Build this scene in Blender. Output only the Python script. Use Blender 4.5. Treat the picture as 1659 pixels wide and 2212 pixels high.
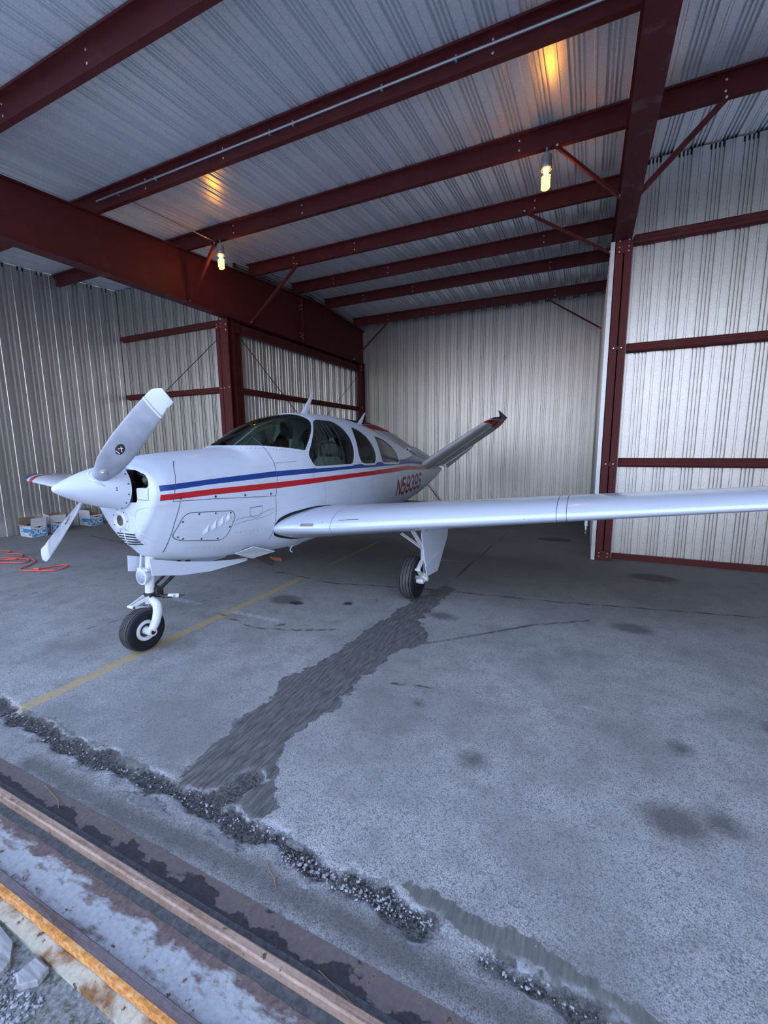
import bpy, bmesh, math, random
from mathutils import Vector, Matrix, noise
from mathutils.bvhtree import BVHTree
from math import sin, cos, pi, radians, sqrt, atan2
random.seed(7)
for o in list(bpy.data.objects): bpy.data.objects.remove(o)
scene = bpy.context.scene
COL = scene.collection

# ------------------------------------------------------------------ camera
FPX, YAW, PITCH, ROLL, CAMH = 927.38, 0.4404, 0.1532, -0.0099, 1.65
def set_camera():
    fw = Vector((-sin(YAW)*cos(PITCH), cos(YAW)*cos(PITCH), -sin(PITCH)))
    r0 = Vector((cos(YAW), sin(YAW), 0)); u0 = r0.cross(fw)
    r = cos(ROLL)*r0 + sin(ROLL)*u0; u = -sin(ROLL)*r0 + cos(ROLL)*u0
    cam = bpy.data.cameras.new('camera'); co = bpy.data.objects.new('camera', cam); COL.objects.link(co)
    cam.sensor_fit = 'VERTICAL'; cam.sensor_height = 24.0; cam.lens = FPX/2212*24.0
    cam.clip_start = 0.05; cam.clip_end = 300
    m = Matrix((r, u, -fw)).transposed().to_4x4(); m.translation = Vector((0, 0, CAMH))
    co.matrix_world = m; scene.camera = co
set_camera()
# ------------------------------------------------------------------ world, light, exposure
def set_world():
    w = bpy.data.worlds.new('evening_sky'); scene.world = w; w.use_nodes = True
    nt = w.node_tree; nt.nodes.clear()
    out = nt.nodes.new('ShaderNodeOutputWorld'); bg = nt.nodes.new('ShaderNodeBackground')
    tc = nt.nodes.new('ShaderNodeTexCoord'); sp = nt.nodes.new('ShaderNodeSeparateXYZ')
    cr = nt.nodes.new('ShaderNodeValToRGB')
    cr.color_ramp.elements[0].position = 0.0; cr.color_ramp.elements[0].color = (0.90, 0.93, 1.06, 1)
    cr.color_ramp.elements[1].position = 0.75; cr.color_ramp.elements[1].color = (0.40, 0.54, 0.93, 1)
    e = cr.color_ramp.elements.new(0.16); e.color = (0.76, 0.88, 1.11, 1)
    nt.links.new(tc.outputs['Generated'], sp.inputs[0]); nt.links.new(sp.outputs['Z'], cr.inputs[0])
    nt.links.new(cr.outputs[0], bg.inputs[0]); bg.inputs[1].default_value = 2.1
    nt.links.new(bg.outputs[0], out.inputs[0])
set_world()
scene.view_settings.view_transform = 'Standard'; scene.view_settings.look = 'None'
scene.view_settings.gamma = 1.0; scene.view_settings.use_curve_mapping = False
scene.view_settings.exposure = 0.55

# ------------------------------------------------------------------ materials
def new_mat(name):
    m = bpy.data.materials.new(name); m.use_nodes = True
    nt = m.node_tree; return m, nt, nt.nodes['Principled BSDF']
class N:
    "tiny node helper"
    def __init__(s, nt): s.nt = nt
    def n(s, t, **k):
        x = s.nt.nodes.new(t)
        for a, b in k.items(): setattr(x, a, b)
        return x
    def put(s, sock, v):
        if hasattr(v, 'is_linked') or hasattr(v, 'links'): s.nt.links.new(v, sock)
        else: sock.default_value = v
    def math(s, op, a, b=0.0, c=None, clamp=False):
        x = s.n('ShaderNodeMath', operation=op, use_clamp=clamp); s.put(x.inputs[0], a); s.put(x.inputs[1], b)
        if c is not None: s.put(x.inputs[2], c)
        return x.outputs[0]
    def mix(s, f, a, b):
        x = s.n('ShaderNodeMix', data_type='RGBA'); s.put(x.inputs[0], f); s.put(x.inputs[6], a); s.put(x.inputs[7], b)
        return x.outputs[2]
    def noise(s, vec, scale, detail=4, rough=0.55):
        x = s.n('ShaderNodeTexNoise'); x.inputs['Scale'].default_value = scale; x.inputs['Detail'].default_value = detail
        x.inputs['Roughness'].default_value = rough
        if vec is not None: s.nt.links.new(vec, x.inputs['Vector'])
        return x.outputs[0]
    def ramp(s, f, lo, hi, a=0.0, b=1.0):
        x = s.n('ShaderNodeMapRange', clamp=True); s.put(x.inputs[0], f)
        x.inputs[1].default_value = lo; x.inputs[2].default_value = hi; x.inputs[3].default_value = a; x.inputs[4].default_value = b
        return x.outputs[0]
    def bump(s, h, strength, dist=0.01):
        x = s.n('ShaderNodeBump'); x.inputs['Strength'].default_value = strength; x.inputs['Distance'].default_value = dist
        s.nt.links.new(h, x.inputs['Height']); return x.outputs[0]
def c4(c): return (c[0], c[1], c[2], 1)
def mat(name, col, rough=0.5, metal=0.0, var=0.12, scale=12.0, col2=None, thr=(0.45, 0.62), bump=0.0, coat=0.0, spec=0.5, stretch=None):
    m, nt, p = new_mat(name); h = N(nt)
    tc = h.n('ShaderNodeTexCoord').outputs['Object']
    if stretch:
        mp = h.n('ShaderNodeMapping'); nt.links.new(tc, mp.inputs[0]); mp.inputs['Scale'].default_value = stretch; tc = mp.outputs[0]
    nz = h.noise(tc, scale, 6)
    f = h.ramp(nz, 0.3, 0.7)
    dark = [x*(1-var) for x in col]; lite = [min(1, x*(1+var)) for x in col]
    c = h.mix(f, c4(dark), c4(lite))
    if col2 is not None:
        f2 = h.ramp(h.noise(tc, scale*0.6, 8, 0.65), thr[0], thr[1]); c = h.mix(f2, c, c4(col2))
    nt.links.new(c, p.inputs['Base Color'])
    nt.links.new(h.ramp(nz, 0.3, 0.7, max(0, rough-0.08), min(1, rough+0.08)), p.inputs['Roughness'])
    p.inputs['Metallic'].default_value = metal; p.inputs['Coat Weight'].default_value = coat
    p.inputs['Specular IOR Level'].default_value = spec
    if bump: nt.links.new(h.bump(nz, bump), p.inputs['Normal'])
    return m
def mat_emit(name, col, strength):
    m, nt, p = new_mat(name)
    p.inputs['Base Color'].default_value = c4(col); p.inputs['Emission Color'].default_value = c4(col)
    p.inputs['Emission Strength'].default_value = strength
    return m
def mat_glass(name, tint, refl=0.08, milky=0.0):
    m, nt, p = new_mat(name); h = N(nt); nt.nodes.remove(p)
    out = nt.nodes['Material Output']
    t = h.n('ShaderNodeBsdfTransparent'); t.inputs[0].default_value = c4(tint)
    g = h.n('ShaderNodeBsdfGlossy'); g.inputs['Roughness'].default_value = 0.04
    fr = h.n('ShaderNodeFresnel'); fr.inputs[0].default_value = 1.5
    mx = h.n('ShaderNodeMixShader'); nt.links.new(fr.outputs[0], mx.inputs[0])
    nt.links.new(t.outputs[0], mx.inputs[1]); nt.links.new(g.outputs[0], mx.inputs[2])
    res = mx.outputs[0]
    if milky:
        d = h.n('ShaderNodeBsdfDiffuse'); d.inputs[0].default_value = (0.8, 0.85, 0.82, 1)
        tc = h.n('ShaderNodeTexCoord').outputs['Object']
        mp = h.n('ShaderNodeMapping'); nt.links.new(tc, mp.inputs[0]); mp.inputs['Rotation'].default_value = (0.5, 0, 0); mp.inputs['Scale'].default_value = (1, 12, 1.2)
        f = h.ramp(h.noise(mp.outputs[0], 3.0, 5), 0.42, 0.75, 0.0, milky)
        m2 = h.n('ShaderNodeMixShader'); nt.links.new(f, m2.inputs[0]); nt.links.new(res, m2.inputs[1]); nt.links.new(d.outputs[0], m2.inputs[2]); res = m2.outputs[0]
    nt.links.new(res, out.inputs[0]); return m

WHITE = mat('white_paint', (0.68, 0.74, 0.84), 0.33, 0, 0.03, 4, bump=0.0, coat=0.25)
WHITE_WORN = mat('worn_white_paint', (0.72, 0.73, 0.75), 0.45, 0, 0.06, 20, (0.16, 0.14, 0.12), (0.60, 0.68))
ALU = mat('aluminium', (0.62, 0.63, 0.64), 0.32, 0.9, 0.08, 25)
BLADE_GREY = mat('grey_blade_paint', (0.31, 0.33, 0.38), 0.42, 0.3, 0.16, 9, bump=0.02)
BLADE_BACK = mat('black_blade_paint', (0.03, 0.03, 0.035), 0.5)
TIP_WHITE = mat('white_tip_paint', (0.55, 0.58, 0.63), 0.4, 0, 0.05)
def tire_mat(name, r0, r1):
    m, nt, p = new_mat(name); h = N(nt); tc = h.n('ShaderNodeTexCoord').outputs['Object']
    sp = h.n('ShaderNodeSeparateXYZ'); nt.links.new(tc, sp.inputs[0])
    r = h.math('SQRT', h.math('ADD', h.math('MULTIPLY', sp.outputs['Y'], sp.outputs['Y']), h.math('MULTIPLY', sp.outputs['Z'], sp.outputs['Z'])))
    w = h.math('MULTIPLY', h.ramp(r, r0, r1), h.ramp(h.noise(tc, 14, 5), .3, .7, .6, 1.0))
    nt.links.new(h.mix(w, (0.013, 0.013, 0.018, 1), (0.085, 0.085, 0.088, 1)), p.inputs['Base Color']); p.inputs['Roughness'].default_value = 0.65
    p.inputs['Specular IOR Level'].default_value = 0.3; return m
RUBBER = tire_mat('nose_tire_rubber', .160, .170); RUBBER_MAIN = tire_mat('main_tire_rubber', .212, .224)
GREASY = mat('greasy_dark_metal', (0.05, 0.045, 0.042), 0.5, 0.4, 0.3, 30, (0.22, 0.17, 0.13), (0.55, 0.66))
CHROME = mat('chrome_piston', (0.75, 0.75, 0.76), 0.15, 1.0, 0.02)
BLACK = mat('black_seal', (0.012, 0.012, 0.014), 0.6)
SEAM = mat('dark_seam_line', (0.10, 0.11, 0.14), 0.7)
SCREW = mat('dark_screw_head', (0.09, 0.09, 0.10), 0.45, 0.6)
NUMRED = mat('dark_red_number_paint', (0.28, 0.022, 0.022), 0.4, 0, 0.2, 14)
GLASS = mat_glass('green_tinted_glass', (0.80, 0.94, 0.87), milky=0.0)
GLASS2 = mat_glass('scratched_tinted_glass', (0.76, 0.89, 0.83), milky=0.07)
CLEAR = mat_glass('clear_lens', (0.9, 0.92, 0.95))
LEATHER = mat('dark_green_grey_upholstery', (0.20, 0.235, 0.215), 0.6, 0, 0.2, 18)
DASH = mat('black_dash_vinyl', (0.012, 0.012, 0.013), 0.7)
TRIM_GREY = mat('pale_cabin_trim', (0.36, 0.40, 0.37), 0.6)
VISOR = mat('pale_green_visor', (0.42, 0.50, 0.22), 0.5)
RED_STEEL = mat('dark_red_primer_steel', (0.098, 0.016, 0.016), 0.6, 0, 0.18, 5, (0.13, 0.042, 0.036), (0.58, 0.80), bump=0.02, spec=0.3)
RED_STEEL_MOTTLED = mat('mottled_red_primer_steel', (0.090, 0.016, 0.018), 0.6, 0, 0.2, 8, (0.17, 0.072, 0.075), (0.54, 0.72), bump=0.02, spec=0.3)
BOLT = mat('zinc_bolt', (0.75, 0.72, 0.70), 0.35, 0.6)
GALV_BOX = mat('grey_cast_socket', (0.30, 0.31, 0.33), 0.5, 0.5)
PIPE = mat('steel_conduit', (0.45, 0.46, 0.44), 0.35, 0.8)
CARD = mat('brown_cardboard', (0.30, 0.21, 0.14), 0.8)
CARD_WHITE = mat('white_printed_card', (0.72, 0.73, 0.76), 0.55)
CARD_BLUE = mat('blue_printed_card', (0.035, 0.28, 0.58), 0.5)
CARD_BLACK = mat('black_print', (0.03, 0.03, 0.035), 0.6)
PRINT_WHITE = mat('white_print', (0.78, 0.80, 0.82), 0.5)
BLUE_RAG = mat('blue_cloth', (0.02, 0.17, 0.55), 0.8)
CORD = mat('orange_red_cord', (0.75, 0.115, 0.085), 0.5)
BRICK = mat('reddish_brown_wood', (0.30, 0.11, 0.06), 0.8, 0, 0.3, 30)
RUSTPIPE = mat('rusty_exhaust', (0.11, 0.07, 0.06), 0.6, 0.5, 0.3, 25)
CABLE = mat('dark_cable', (0.05, 0.035, 0.03), 0.5, 0.5)
WOOD_OLD = mat('weathered_wood', (0.34, 0.34, 0.34), 0.85, 0, 0.35, 9, stretch=(1, 9, 1), bump=0.2)
STONE = mat('gravel_stone', (0.36, 0.36, 0.37), 0.8, 0, 0.35, 60, (0.10, 0.10, 0.10), (0.5, 0.55))
STONE_DARK = mat('dark_asphalt_crumb', (0.07, 0.07, 0.072), 0.85, 0, 0.4, 60)
TWIG = mat('dry_twig', (0.25, 0.17, 0.10), 0.8)

def galvanised(name, base, rough, metal=0.75):
    m, nt, p = new_mat(name); h = N(nt)
    tc = h.n('ShaderNodeTexCoord').outputs['Object']
    v = h.n('ShaderNodeTexVoronoi'); v.inputs['Scale'].default_value = 120; nt.links.new(tc, v.inputs['Vector'])
    sp = h.n('ShaderNodeSeparateColor'); nt.links.new(v.outputs['Color'], sp.inputs[0])
    big = h.noise(tc, 1.3, 4)
    f = h.math('ADD', h.math('MULTIPLY', sp.outputs[0], 0.7), h.math('MULTIPLY', big, 0.3))
    c = h.mix(f, c4([x*0.84 for x in base]), c4([min(1, x*1.12) for x in base]))
    nt.links.new(c, p.inputs['Base Color']); p.inputs['Metallic'].default_value = metal
    p.inputs['Roughness'].default_value = rough
    return m
GALV_WALL = galvanised('galvanised_wall_sheet', (0.67, 0.645, 0.60), 0.40, 0.78)
GALV_ROOF = galvanised('galvanised_roof_sheet', (0.86, 0.90, 0.94), 0.30, 0.35)

def fuselage_mat():
    m, nt, p = new_mat('white_paint_with_blue_and_red_stripes'); h = N(nt)
    tc = h.n('ShaderNodeTexCoord').outputs['Object']; sp = h.n('ShaderNodeSeparateXYZ'); nt.links.new(tc, sp.inputs[0])
    a, z = sp.outputs['Y'], sp.outputs['Z']
    def line(pts):   # piecewise linear z(a)
        acc = None; prev = 0.0
        for i in range(len(pts)-1):
            (a0, z0), (a1, z1) = pts[i], pts[i+1]
            seg = h.ramp(a, a0, a1, 0.0, z1-z0)
            acc = seg if acc is None else h.math('ADD', acc, seg)
        return h.math('ADD', acc, pts[0][1])
    below = lambda L: h.math('LESS_THAN', z, L)
    above = lambda L: h.math('GREATER_THAN', z, L)
    bt = line([(.45, 1.368), (.93, 1.388), (1.69, 1.414), (3.1, 1.415), (5.1, 1.425), (5.75, 1.47)])
    bb = line([(.45, 1.324), (.93, 1.346), (1.69, 1.361), (3.1, 1.369), (5.5, 1.335), (6.75, 1.245), (7.6, 1.17)])
    rt = line([(.45, 1.300), (.93, 1.308), (1.69, 1.307), (3.1, 1.311), (5.2, 1.310), (6.7, 1.21), (7.6, 1.16)])
    rb = line([(.45, 1.254), (.93, 1.259), (1.69, 1.249), (3.1, 1.256), (5.2, 1.237), (6.67, 1.165), (7.9, 1.12)])
    blue = h.math('MULTIPLY', below(bt), above(bb))
    rear = h.math('MULTIPLY', h.math('GREATER_THAN', h.math('ADD', a, h.math('MULTIPLY', z, -0.1)), 5.60), above(bb))
    blue = h.math('MAXIMUM', blue, rear)
    red = h.math('MULTIPLY', below(rt), above(rb))
    gt = h.math('GREATER_THAN', a, 0.515)
    blue = h.math('MULTIPLY', blue, gt); red = h.math('MULTIPLY', red, gt)
    nz = h.noise(tc, 5, 5)
    # oily grime with its own streaky shape on the lower cowling
    mp = h.n('ShaderNodeMapping'); nt.links.new(tc, mp.inputs[0]); mp.inputs['Scale'].default_value = (1, 0.8, 7)
    g1 = h.ramp(h.noise(mp.outputs[0], 3.5, 7, 0.7), 0.53, 0.80)
    base = h.mix(h.ramp(nz, 0.3, 0.7), (0.66, 0.73, 0.84, 1), (0.70, 0.77, 0.87, 1))
    base = h.mix(h.math('MULTIPLY', g1, 0.35), base, (0.42, 0.41, 0.40, 1))
    base = h.mix(blue, base, (0.018, 0.060, 0.27, 1)); base = h.mix(red, base, (0.55, 0.016, 0.022, 1))
    nt.links.new(base, p.inputs['Base Color']); p.inputs['Roughness'].default_value = 0.36; p.inputs['Coat Weight'].default_value = 0.1
    nt.links.new(h.bump(h.noise(tc, 2.2, 2), 0.05, 0.03), p.inputs['Normal'])
    return m
def tail_mat():
    m, nt, p = new_mat('aluminium_tail_with_red_and_blue_tip'); h = N(nt)
    tc = h.n('ShaderNodeTexCoord').outputs['Object']; sp = h.n('ShaderNodeSeparateXYZ'); nt.links.new(tc, sp.inputs[0])
    a, z = sp.outputs['Y'], sp.outputs['Z']
    l1 = h.math('ADD', h.math('MULTIPLY', a, -0.055), 2.05+0.055*6.4)
    l2 = h.math('ADD', h.math('MULTIPLY', a, 0.03), 2.10-0.03*6.4)
    l3 = h.math('ADD', l2, 0.012)
    red = h.math('MULTIPLY', h.math('GREATER_THAN', z, l1), h.math('LESS_THAN', z, l2))
    blue = h.math('GREATER_THAN', z, l3)
    root = h.math('LESS_THAN', z, 1.30)
    base = h.mix(h.ramp(h.noise(tc, 3, 6), 0.35, 0.65), (0.55, 0.57, 0.60, 1), (0.72, 0.73, 0.76, 1))
    base = h.mix(red, base, (0.42, 0.015, 0.02, 1)); base = h.mix(blue, base, (0.010, 0.020, 0.075, 1))
    nt.links.new(base, p.inputs['Base Color']); p.inputs['Roughness'].default_value = 0.42; p.inputs['Specular IOR Level'].default_value = 0.3
    return m
def wing_mat():
    m, nt, p = new_mat('chipped_white_wing_paint'); h = N(nt)
    tc = h.n('ShaderNodeTexCoord').outputs['Object']; sp = h.n('ShaderNodeSeparateXYZ'); nt.links.new(tc, sp.inputs[0])
    x, a = h.math('ABSOLUTE', sp.outputs['X']), sp.outputs['Y']
    le = h.math('LESS_THAN', a, 2.15)
    chips = h.math('MULTIPLY', h.ramp(h.noise(tc, 38, 3, 0.6), 0.69, 0.73), le)
    big = h.ramp(h.noise(tc, 3, 4), 0.3, 0.7)
    base = h.mix(big, (0.65, 0.72, 0.84, 1), (0.70, 0.77, 0.87, 1))
    base = h.mix(h.math('MULTIPLY', chips, 0.8), base, (0.28, 0.29, 0.30, 1))
    under = h.n('ShaderNodeNewGeometry'); ns = h.n('ShaderNodeSeparateXYZ'); 
    red = h.math('MULTIPLY', h.math('GREATER_THAN', x, 4.42), h.math('LESS_THAN', x, 4.52))
    blue = h.math('GREATER_THAN', x, 4.58)
    base = h.mix(red, base, (0.50, 0.02, 0.025, 1)); base = h.mix(blue, base, (0.014, 0.045, 0.21, 1))
    nt.links.new(base, p.inputs['Base Color']); p.inputs['Roughness'].default_value = 0.26; p.inputs['Coat Weight'].default_value = 0.35
    p.inputs['Metallic'].default_value = 0.15
    nt.links.new(h.bump(h.noise(tc, 6, 2), 0.06, 0.01), p.inputs['Normal'])
    return m
FUS = fuselage_mat(); TAIL = tail_mat(); WING = wing_mat()

def rusty_plate(name, paint, rust, thr, stretch=(1, 1, 1), rough=0.6, edge=None):
    m, nt, p = new_mat(name); h = N(nt)
    tc = h.n('ShaderNodeTexCoord').outputs['Object']
    mp = h.n('ShaderNodeMapping'); nt.links.new(tc, mp.inputs[0]); mp.inputs['Scale'].default_value = stretch
    n1 = h.noise(mp.outputs[0], 9, 8, 0.6); n2 = h.noise(tc, 55, 4, 0.6); n3 = h.noise(tc, 24, 6, 0.6)
    f = n1
    if edge:    # rust grows in from the edge beside the inner rail
        sp = h.n('ShaderNodeSeparateXYZ'); nt.links.new(tc, sp.inputs[0])
        e = h.ramp(sp.outputs['Y'], edge[0], edge[1], 0.0, 0.42)
        f = h.math('ADD', f, e)
        e2 = h.ramp(sp.outputs['Y'], edge[2], edge[3], edge[4] if len(edge) > 4 else 0.16, 0.0); f = h.math('ADD', f, e2)
    r = h.ramp(f, thr[0], thr[1])
    spots = h.ramp(n3, 0.635, 0.67)
    halo = h.ramp(n3, 0.58, 0.68)
    c = h.mix(h.ramp(n2, 0.35, 0.65), c4([x*0.86 for x in paint]), c4([x*1.1 for x in paint]))
    c = h.mix(h.math('MULTIPLY', halo, 0.5), c, (0.30, 0.24, 0.13, 1))
    c = h.mix(spots, c, (0.09, 0.05, 0.035, 1))
    rc = h.mix(h.ramp(n2, 0.35, 0.65), c4([x*0.7 for x in rust]), c4([x*1.25 for x in rust]))
    c = h.mix(r, c, rc)
    nt.links.new(c, p.inputs['Base Color']); p.inputs['Roughness'].default_value = rough
    nt.links.new(h.bump(h.math('ADD', n2, r), 0.35, 0.004), p.inputs['Normal'])
    return m
TRACK_PAINT = rusty_plate('blue_grey_painted_plate', (0.40, 0.41, 0.41), (0.15, 0.105, 0.092), (0.58, 0.72), (1, 2.2, 1), edge=(0.735, 0.835, 0.66, 0.72))
TRACK_RUST = rusty_plate('brown_rusted_steel', (0.20, 0.145, 0.125), (0.14, 0.09, 0.07), (0.45, 0.7))
TRACK_TOP = rusty_plate('pale_worn_rail_top', (0.40, 0.28, 0.21), (0.24, 0.15, 0.10), (0.45, 0.7), (0.4, 6, 1), 0.5)
TRACK_FLANGE = rusty_plate('mauve_brown_plate', (0.135, 0.105, 0.096), (0.032, 0.027, 0.028), (0.60, 0.63), (0.7, 1.2, 1), 0.7, edge=(2, 3, 0.915, 0.99, 0.24))
TRACK_OUTER = rusty_plate('cream_and_rust_plate', (0.50, 0.48, 0.37), (0.24, 0.12, 0.045), (0.46, 0.62), (1, 1.1, 1))
ORANGE_RUST = mat('flaking_orange_rust', (0.62, 0.25, 0.055), 0.85, 0, 0.35, 60, (0.75, 0.42, 0.16), (0.5, 0.6), bump=0.4)
TRACK_TOP2 = rusty_plate('mauve_rail_top', (0.155, 0.12, 0.125), (0.11, 0.07, 0.06), (0.5, 0.7), (0.5, 3, 1), 0.6)

def asphalt(name, inside):
    m, nt, p = new_mat(name); h = N(nt)
    tc = h.n('ShaderNodeTexCoord').outputs['Object']
    at = lambda nme: h.n('ShaderNodeAttribute', attribute_name=nme).outputs['Fac']
    fine = h.noise(tc, 210, 2, 0.7); mid = h.noise(tc, 28, 5, 0.6); big = h.noise(tc, 1.1, 5, 0.6); med = h.noise(tc, 6, 5, 0.6)
    v = h.n('ShaderNodeTexVoronoi'); v.inputs['Scale'].default_value = 150; nt.links.new(tc, v.inputs['Vector'])
    spk = h.n('ShaderNodeSeparateColor'); nt.links.new(v.outputs['Color'], spk.inputs[0])
    c = h.mix(h.ramp(fine, 0.36, 0.64), (0.165, 0.163, 0.157, 1), (0.51, 0.50, 0.475, 1))
    c = h.mix(h.math('MULTIPLY', h.math('GREATER_THAN', spk.outputs[0], 0.86), 0.35), c, (0.48, 0.49, 0.52, 1))
    c = h.mix(h.math('MULTIPLY', h.math('LESS_THAN', spk.outputs[0], 0.16), 0.5), c, (0.08, 0.08, 0.09, 1))
    c = h.mix(h.ramp(big, 0.42, 0.62, 0.0, 0.62), c, (0.165, 0.16, 0.153, 1))
    c = h.mix(h.ramp(med, 0.48, 0.72, 0.0, 0.5), c, (0.17, 0.166, 0.16, 1))
    height = h.math('MULTIPLY', fine, 0.35)
    if inside:
        wob = h.math('MULTIPLY', h.math('SUBTRACT', h.noise(tc, 7, 7, 0.65), 0.5), 0.26)
        wob2 = h.math('MULTIPLY', h.math('SUBTRACT', h.noise(tc, 22, 7, 0.7), 0.5), 0.10)
        # floor colour turns darker deep in the hangar, with an uneven edge
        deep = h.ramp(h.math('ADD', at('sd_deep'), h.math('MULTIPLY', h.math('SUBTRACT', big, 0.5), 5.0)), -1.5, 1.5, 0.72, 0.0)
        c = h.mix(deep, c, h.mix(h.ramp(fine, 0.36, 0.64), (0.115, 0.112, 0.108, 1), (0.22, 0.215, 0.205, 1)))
        st = h.ramp(h.math('ADD', at('sd_stain'), h.math('MULTIPLY', wob2, 0.9)), -0.03, 0.045, 0.72, 0.0)
        c = h.mix(st, c, (0.075, 0.070, 0.065, 1))
        oil = h.ramp(h.math('ADD', at('sd_oil'), h.math('MULTIPLY', wob2, 0.5)), -0.01, 0.012, 0.9, 0.0)
        c = h.mix(oil, c, (0.02, 0.02, 0.022, 1))
        yl = h.math('MULTIPLY', h.ramp(h.math('ADD', at('sd_yellow'), h.math('MULTIPLY', wob2, 0.25)), -0.012, 0.004, 1, 0), h.ramp(mid, 0.36, 0.56, 0.25, 0.88))
        c = h.mix(yl, c, (0.46, 0.34, 0.13, 1))
        wh = h.math('MULTIPLY', h.ramp(h.math('ADD', at('sd_white'), h.math('MULTIPLY', wob2, 0.35)), -0.02, 0.012, 1, 0), h.ramp(mid, 0.38, 0.6, 0.1, 0.7))
        c = h.mix(wh, c, (0.50, 0.52, 0.55, 1))
        # smeared tar repair
        mp = h.n('ShaderNodeMapping'); nt.links.new(tc, mp.inputs[0]); mp.inputs['Scale'].default_value = (9, 1.1, 1); mp.inputs['Rotation'].default_value = (0, 0, -0.12)
        streak = h.noise(mp.outputs[0], 7, 6, 0.7)
        pt_c = h.mix(h.ramp(streak, 0.35, 0.7), (0.06, 0.058, 0.055, 1), (0.21, 0.205, 0.193, 1))
        pt = h.ramp(h.math('ADD', at('sd_patch'), wob), -0.006, 0.004, 1, 0)
        c = h.mix(pt, c, pt_c)
        sm = h.ramp(h.math('ADD', at('sd_smooth'), wob2), -0.004, 0.004, 1, 0)
        c = h.mix(sm, c, h.mix(h.ramp(streak, 0.3, 0.7), (0.095, 0.094, 0.086, 1), (0.19, 0.187, 0.172, 1)))
        hair = h.ramp(h.math('ADD', at('sd_hair'), h.math('MULTIPLY', wob2, 0.38)), -0.004, 0.012, 0.75, 0)
        c = h.mix(hair, c, (0.035, 0.034, 0.036, 1))
        pit = h.ramp(h.math('ADD', at('sd_pit'), wob2), -0.015, 0.01, 1, 0)
        crumb = h.mix(h.ramp(h.noise(tc, 90, 3, 0.7), 0.35, 0.68), (0.018, 0.018, 0.018, 1), (0.19, 0.185, 0.17, 1))
        c = h.mix(pit, c, crumb)
        rim = h.math('MULTIPLY', h.ramp(h.math('ABSOLUTE', h.math('ADD', h.math('ADD', at('sd_pit'), wob2), -0.018)), 0.0, 0.012, 1, 0), h.ramp(med, 0.45, 0.6, 0, 0.55))
        c = h.mix(rim, c, (0.50, 0.52, 0.56, 1))
        height = h.math('ADD', height, h.math('MULTIPLY', pt, h.math('MULTIPLY', streak, 1.6)))
        height = h.math('ADD', height, h.math('MULTIPLY', pit, h.math('MULTIPLY', h.noise(tc, 70, 4, 0.7), 6.0)))
        height = h.math('SUBTRACT', height, h.math('MULTIPLY', hair, 0.8))
        nt.links.new(h.ramp(h.math('MAXIMUM', pt, oil), 0, 1, 0.9, 0.55), p.inputs['Roughness'])
    else: p.inputs['Roughness'].default_value = 0.9
    nt.links.new(c, p.inputs['Base Color']); p.inputs['Specular IOR Level'].default_value = 0.3
    nt.links.new(h.bump(height, 0.5, 0.006), p.inputs['Normal'])
    return m
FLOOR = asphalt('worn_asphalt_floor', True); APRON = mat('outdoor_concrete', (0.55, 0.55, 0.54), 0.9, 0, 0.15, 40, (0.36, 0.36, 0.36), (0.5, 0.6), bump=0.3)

# ------------------------------------------------------------------ object helpers
def link(o): COL.objects.link(o); return o
def obj(name, vf, m, parent=None, smooth=None, mats=None):
    v, f = vf[0], vf[1]
    me = bpy.data.meshes.new(name); me.from_pydata([tuple(x) for x in v], [], f); me.update()
    bm = bmesh.new(); bm.from_mesh(me); bmesh.ops.recalc_face_normals(bm, faces=bm.faces); bm.to_mesh(me); bm.free()
    me.materials.append(m)
    if smooth is not None:
        me.polygons.foreach_set('use_smooth', [True]*len(me.polygons))
        if smooth < 180: me.set_sharp_from_angle(angle=radians(smooth))
    o = bpy.data.objects.new(name, me); link(o)
    if parent: o.parent = parent
    return o
def objs(name, parts, m, parent=None, smooth=None):
    "every piece a mesh object of its own"
    return [obj(name, q, m, parent, smooth) for q in parts if q[1]]
def tag(o, label=None, cat=None, group=None, kind=None):
    if label: o['label'] = label
    if cat: o['category'] = cat
    if group: o['group'] = group
    if kind: o['kind'] = kind
    return o
def thing(name, label, cat, loc=(0, 0, 0), rz=0.0, group=None):
    o = bpy.data.objects.new(name, None); link(o); o.empty_display_size = 0.1
    o.location = loc; o.rotation_euler = (0, 0, rz); return tag(o, label, cat, group)
def struct(name, vf, m, smooth=None): return tag(obj(name, vf, m, None, smooth), kind='structure')
def copy_tree(o, parent=None):
    c = o.copy(); COL.objects.link(c)
    if parent: c.parent = parent
    for ch in list(o.children): copy_tree(ch, c)
    return c
def join(*parts):
    V, F = [], []
    for v, f in parts:
        n = len(V); V += [tuple(x) for x in v]; F += [tuple(i+n for i in q) for q in f]
    return V, F
def box(x0, x1, y0, y1, z0, z1):
    v = [(x, y, z) for x in (x0, x1) for y in (y0, y1) for z in (z0, z1)]
    return v, [(0, 1, 3, 2), (4, 6, 7, 5), (0, 4, 5, 1), (2, 3, 7, 6), (0, 2, 6, 4), (1, 5, 7, 3)]
def cbox(c, s): return box(c[0]-s[0]/2, c[0]+s[0]/2, c[1]-s[1]/2, c[1]+s[1]/2, c[2]-s[2]/2, c[2]+s[2]/2)
def xf(vf, M): return [tuple(M @ Vector(p)) for p in vf[0]], vf[1]
def frame(d):
    d = Vector(d).normalized(); up = Vector((0, 0, 1)) if abs(d.z) < 0.95 else Vector((0, 1, 0))
    s = d.cross(up).normalized(); u = s.cross(d).normalized(); return s, u
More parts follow.
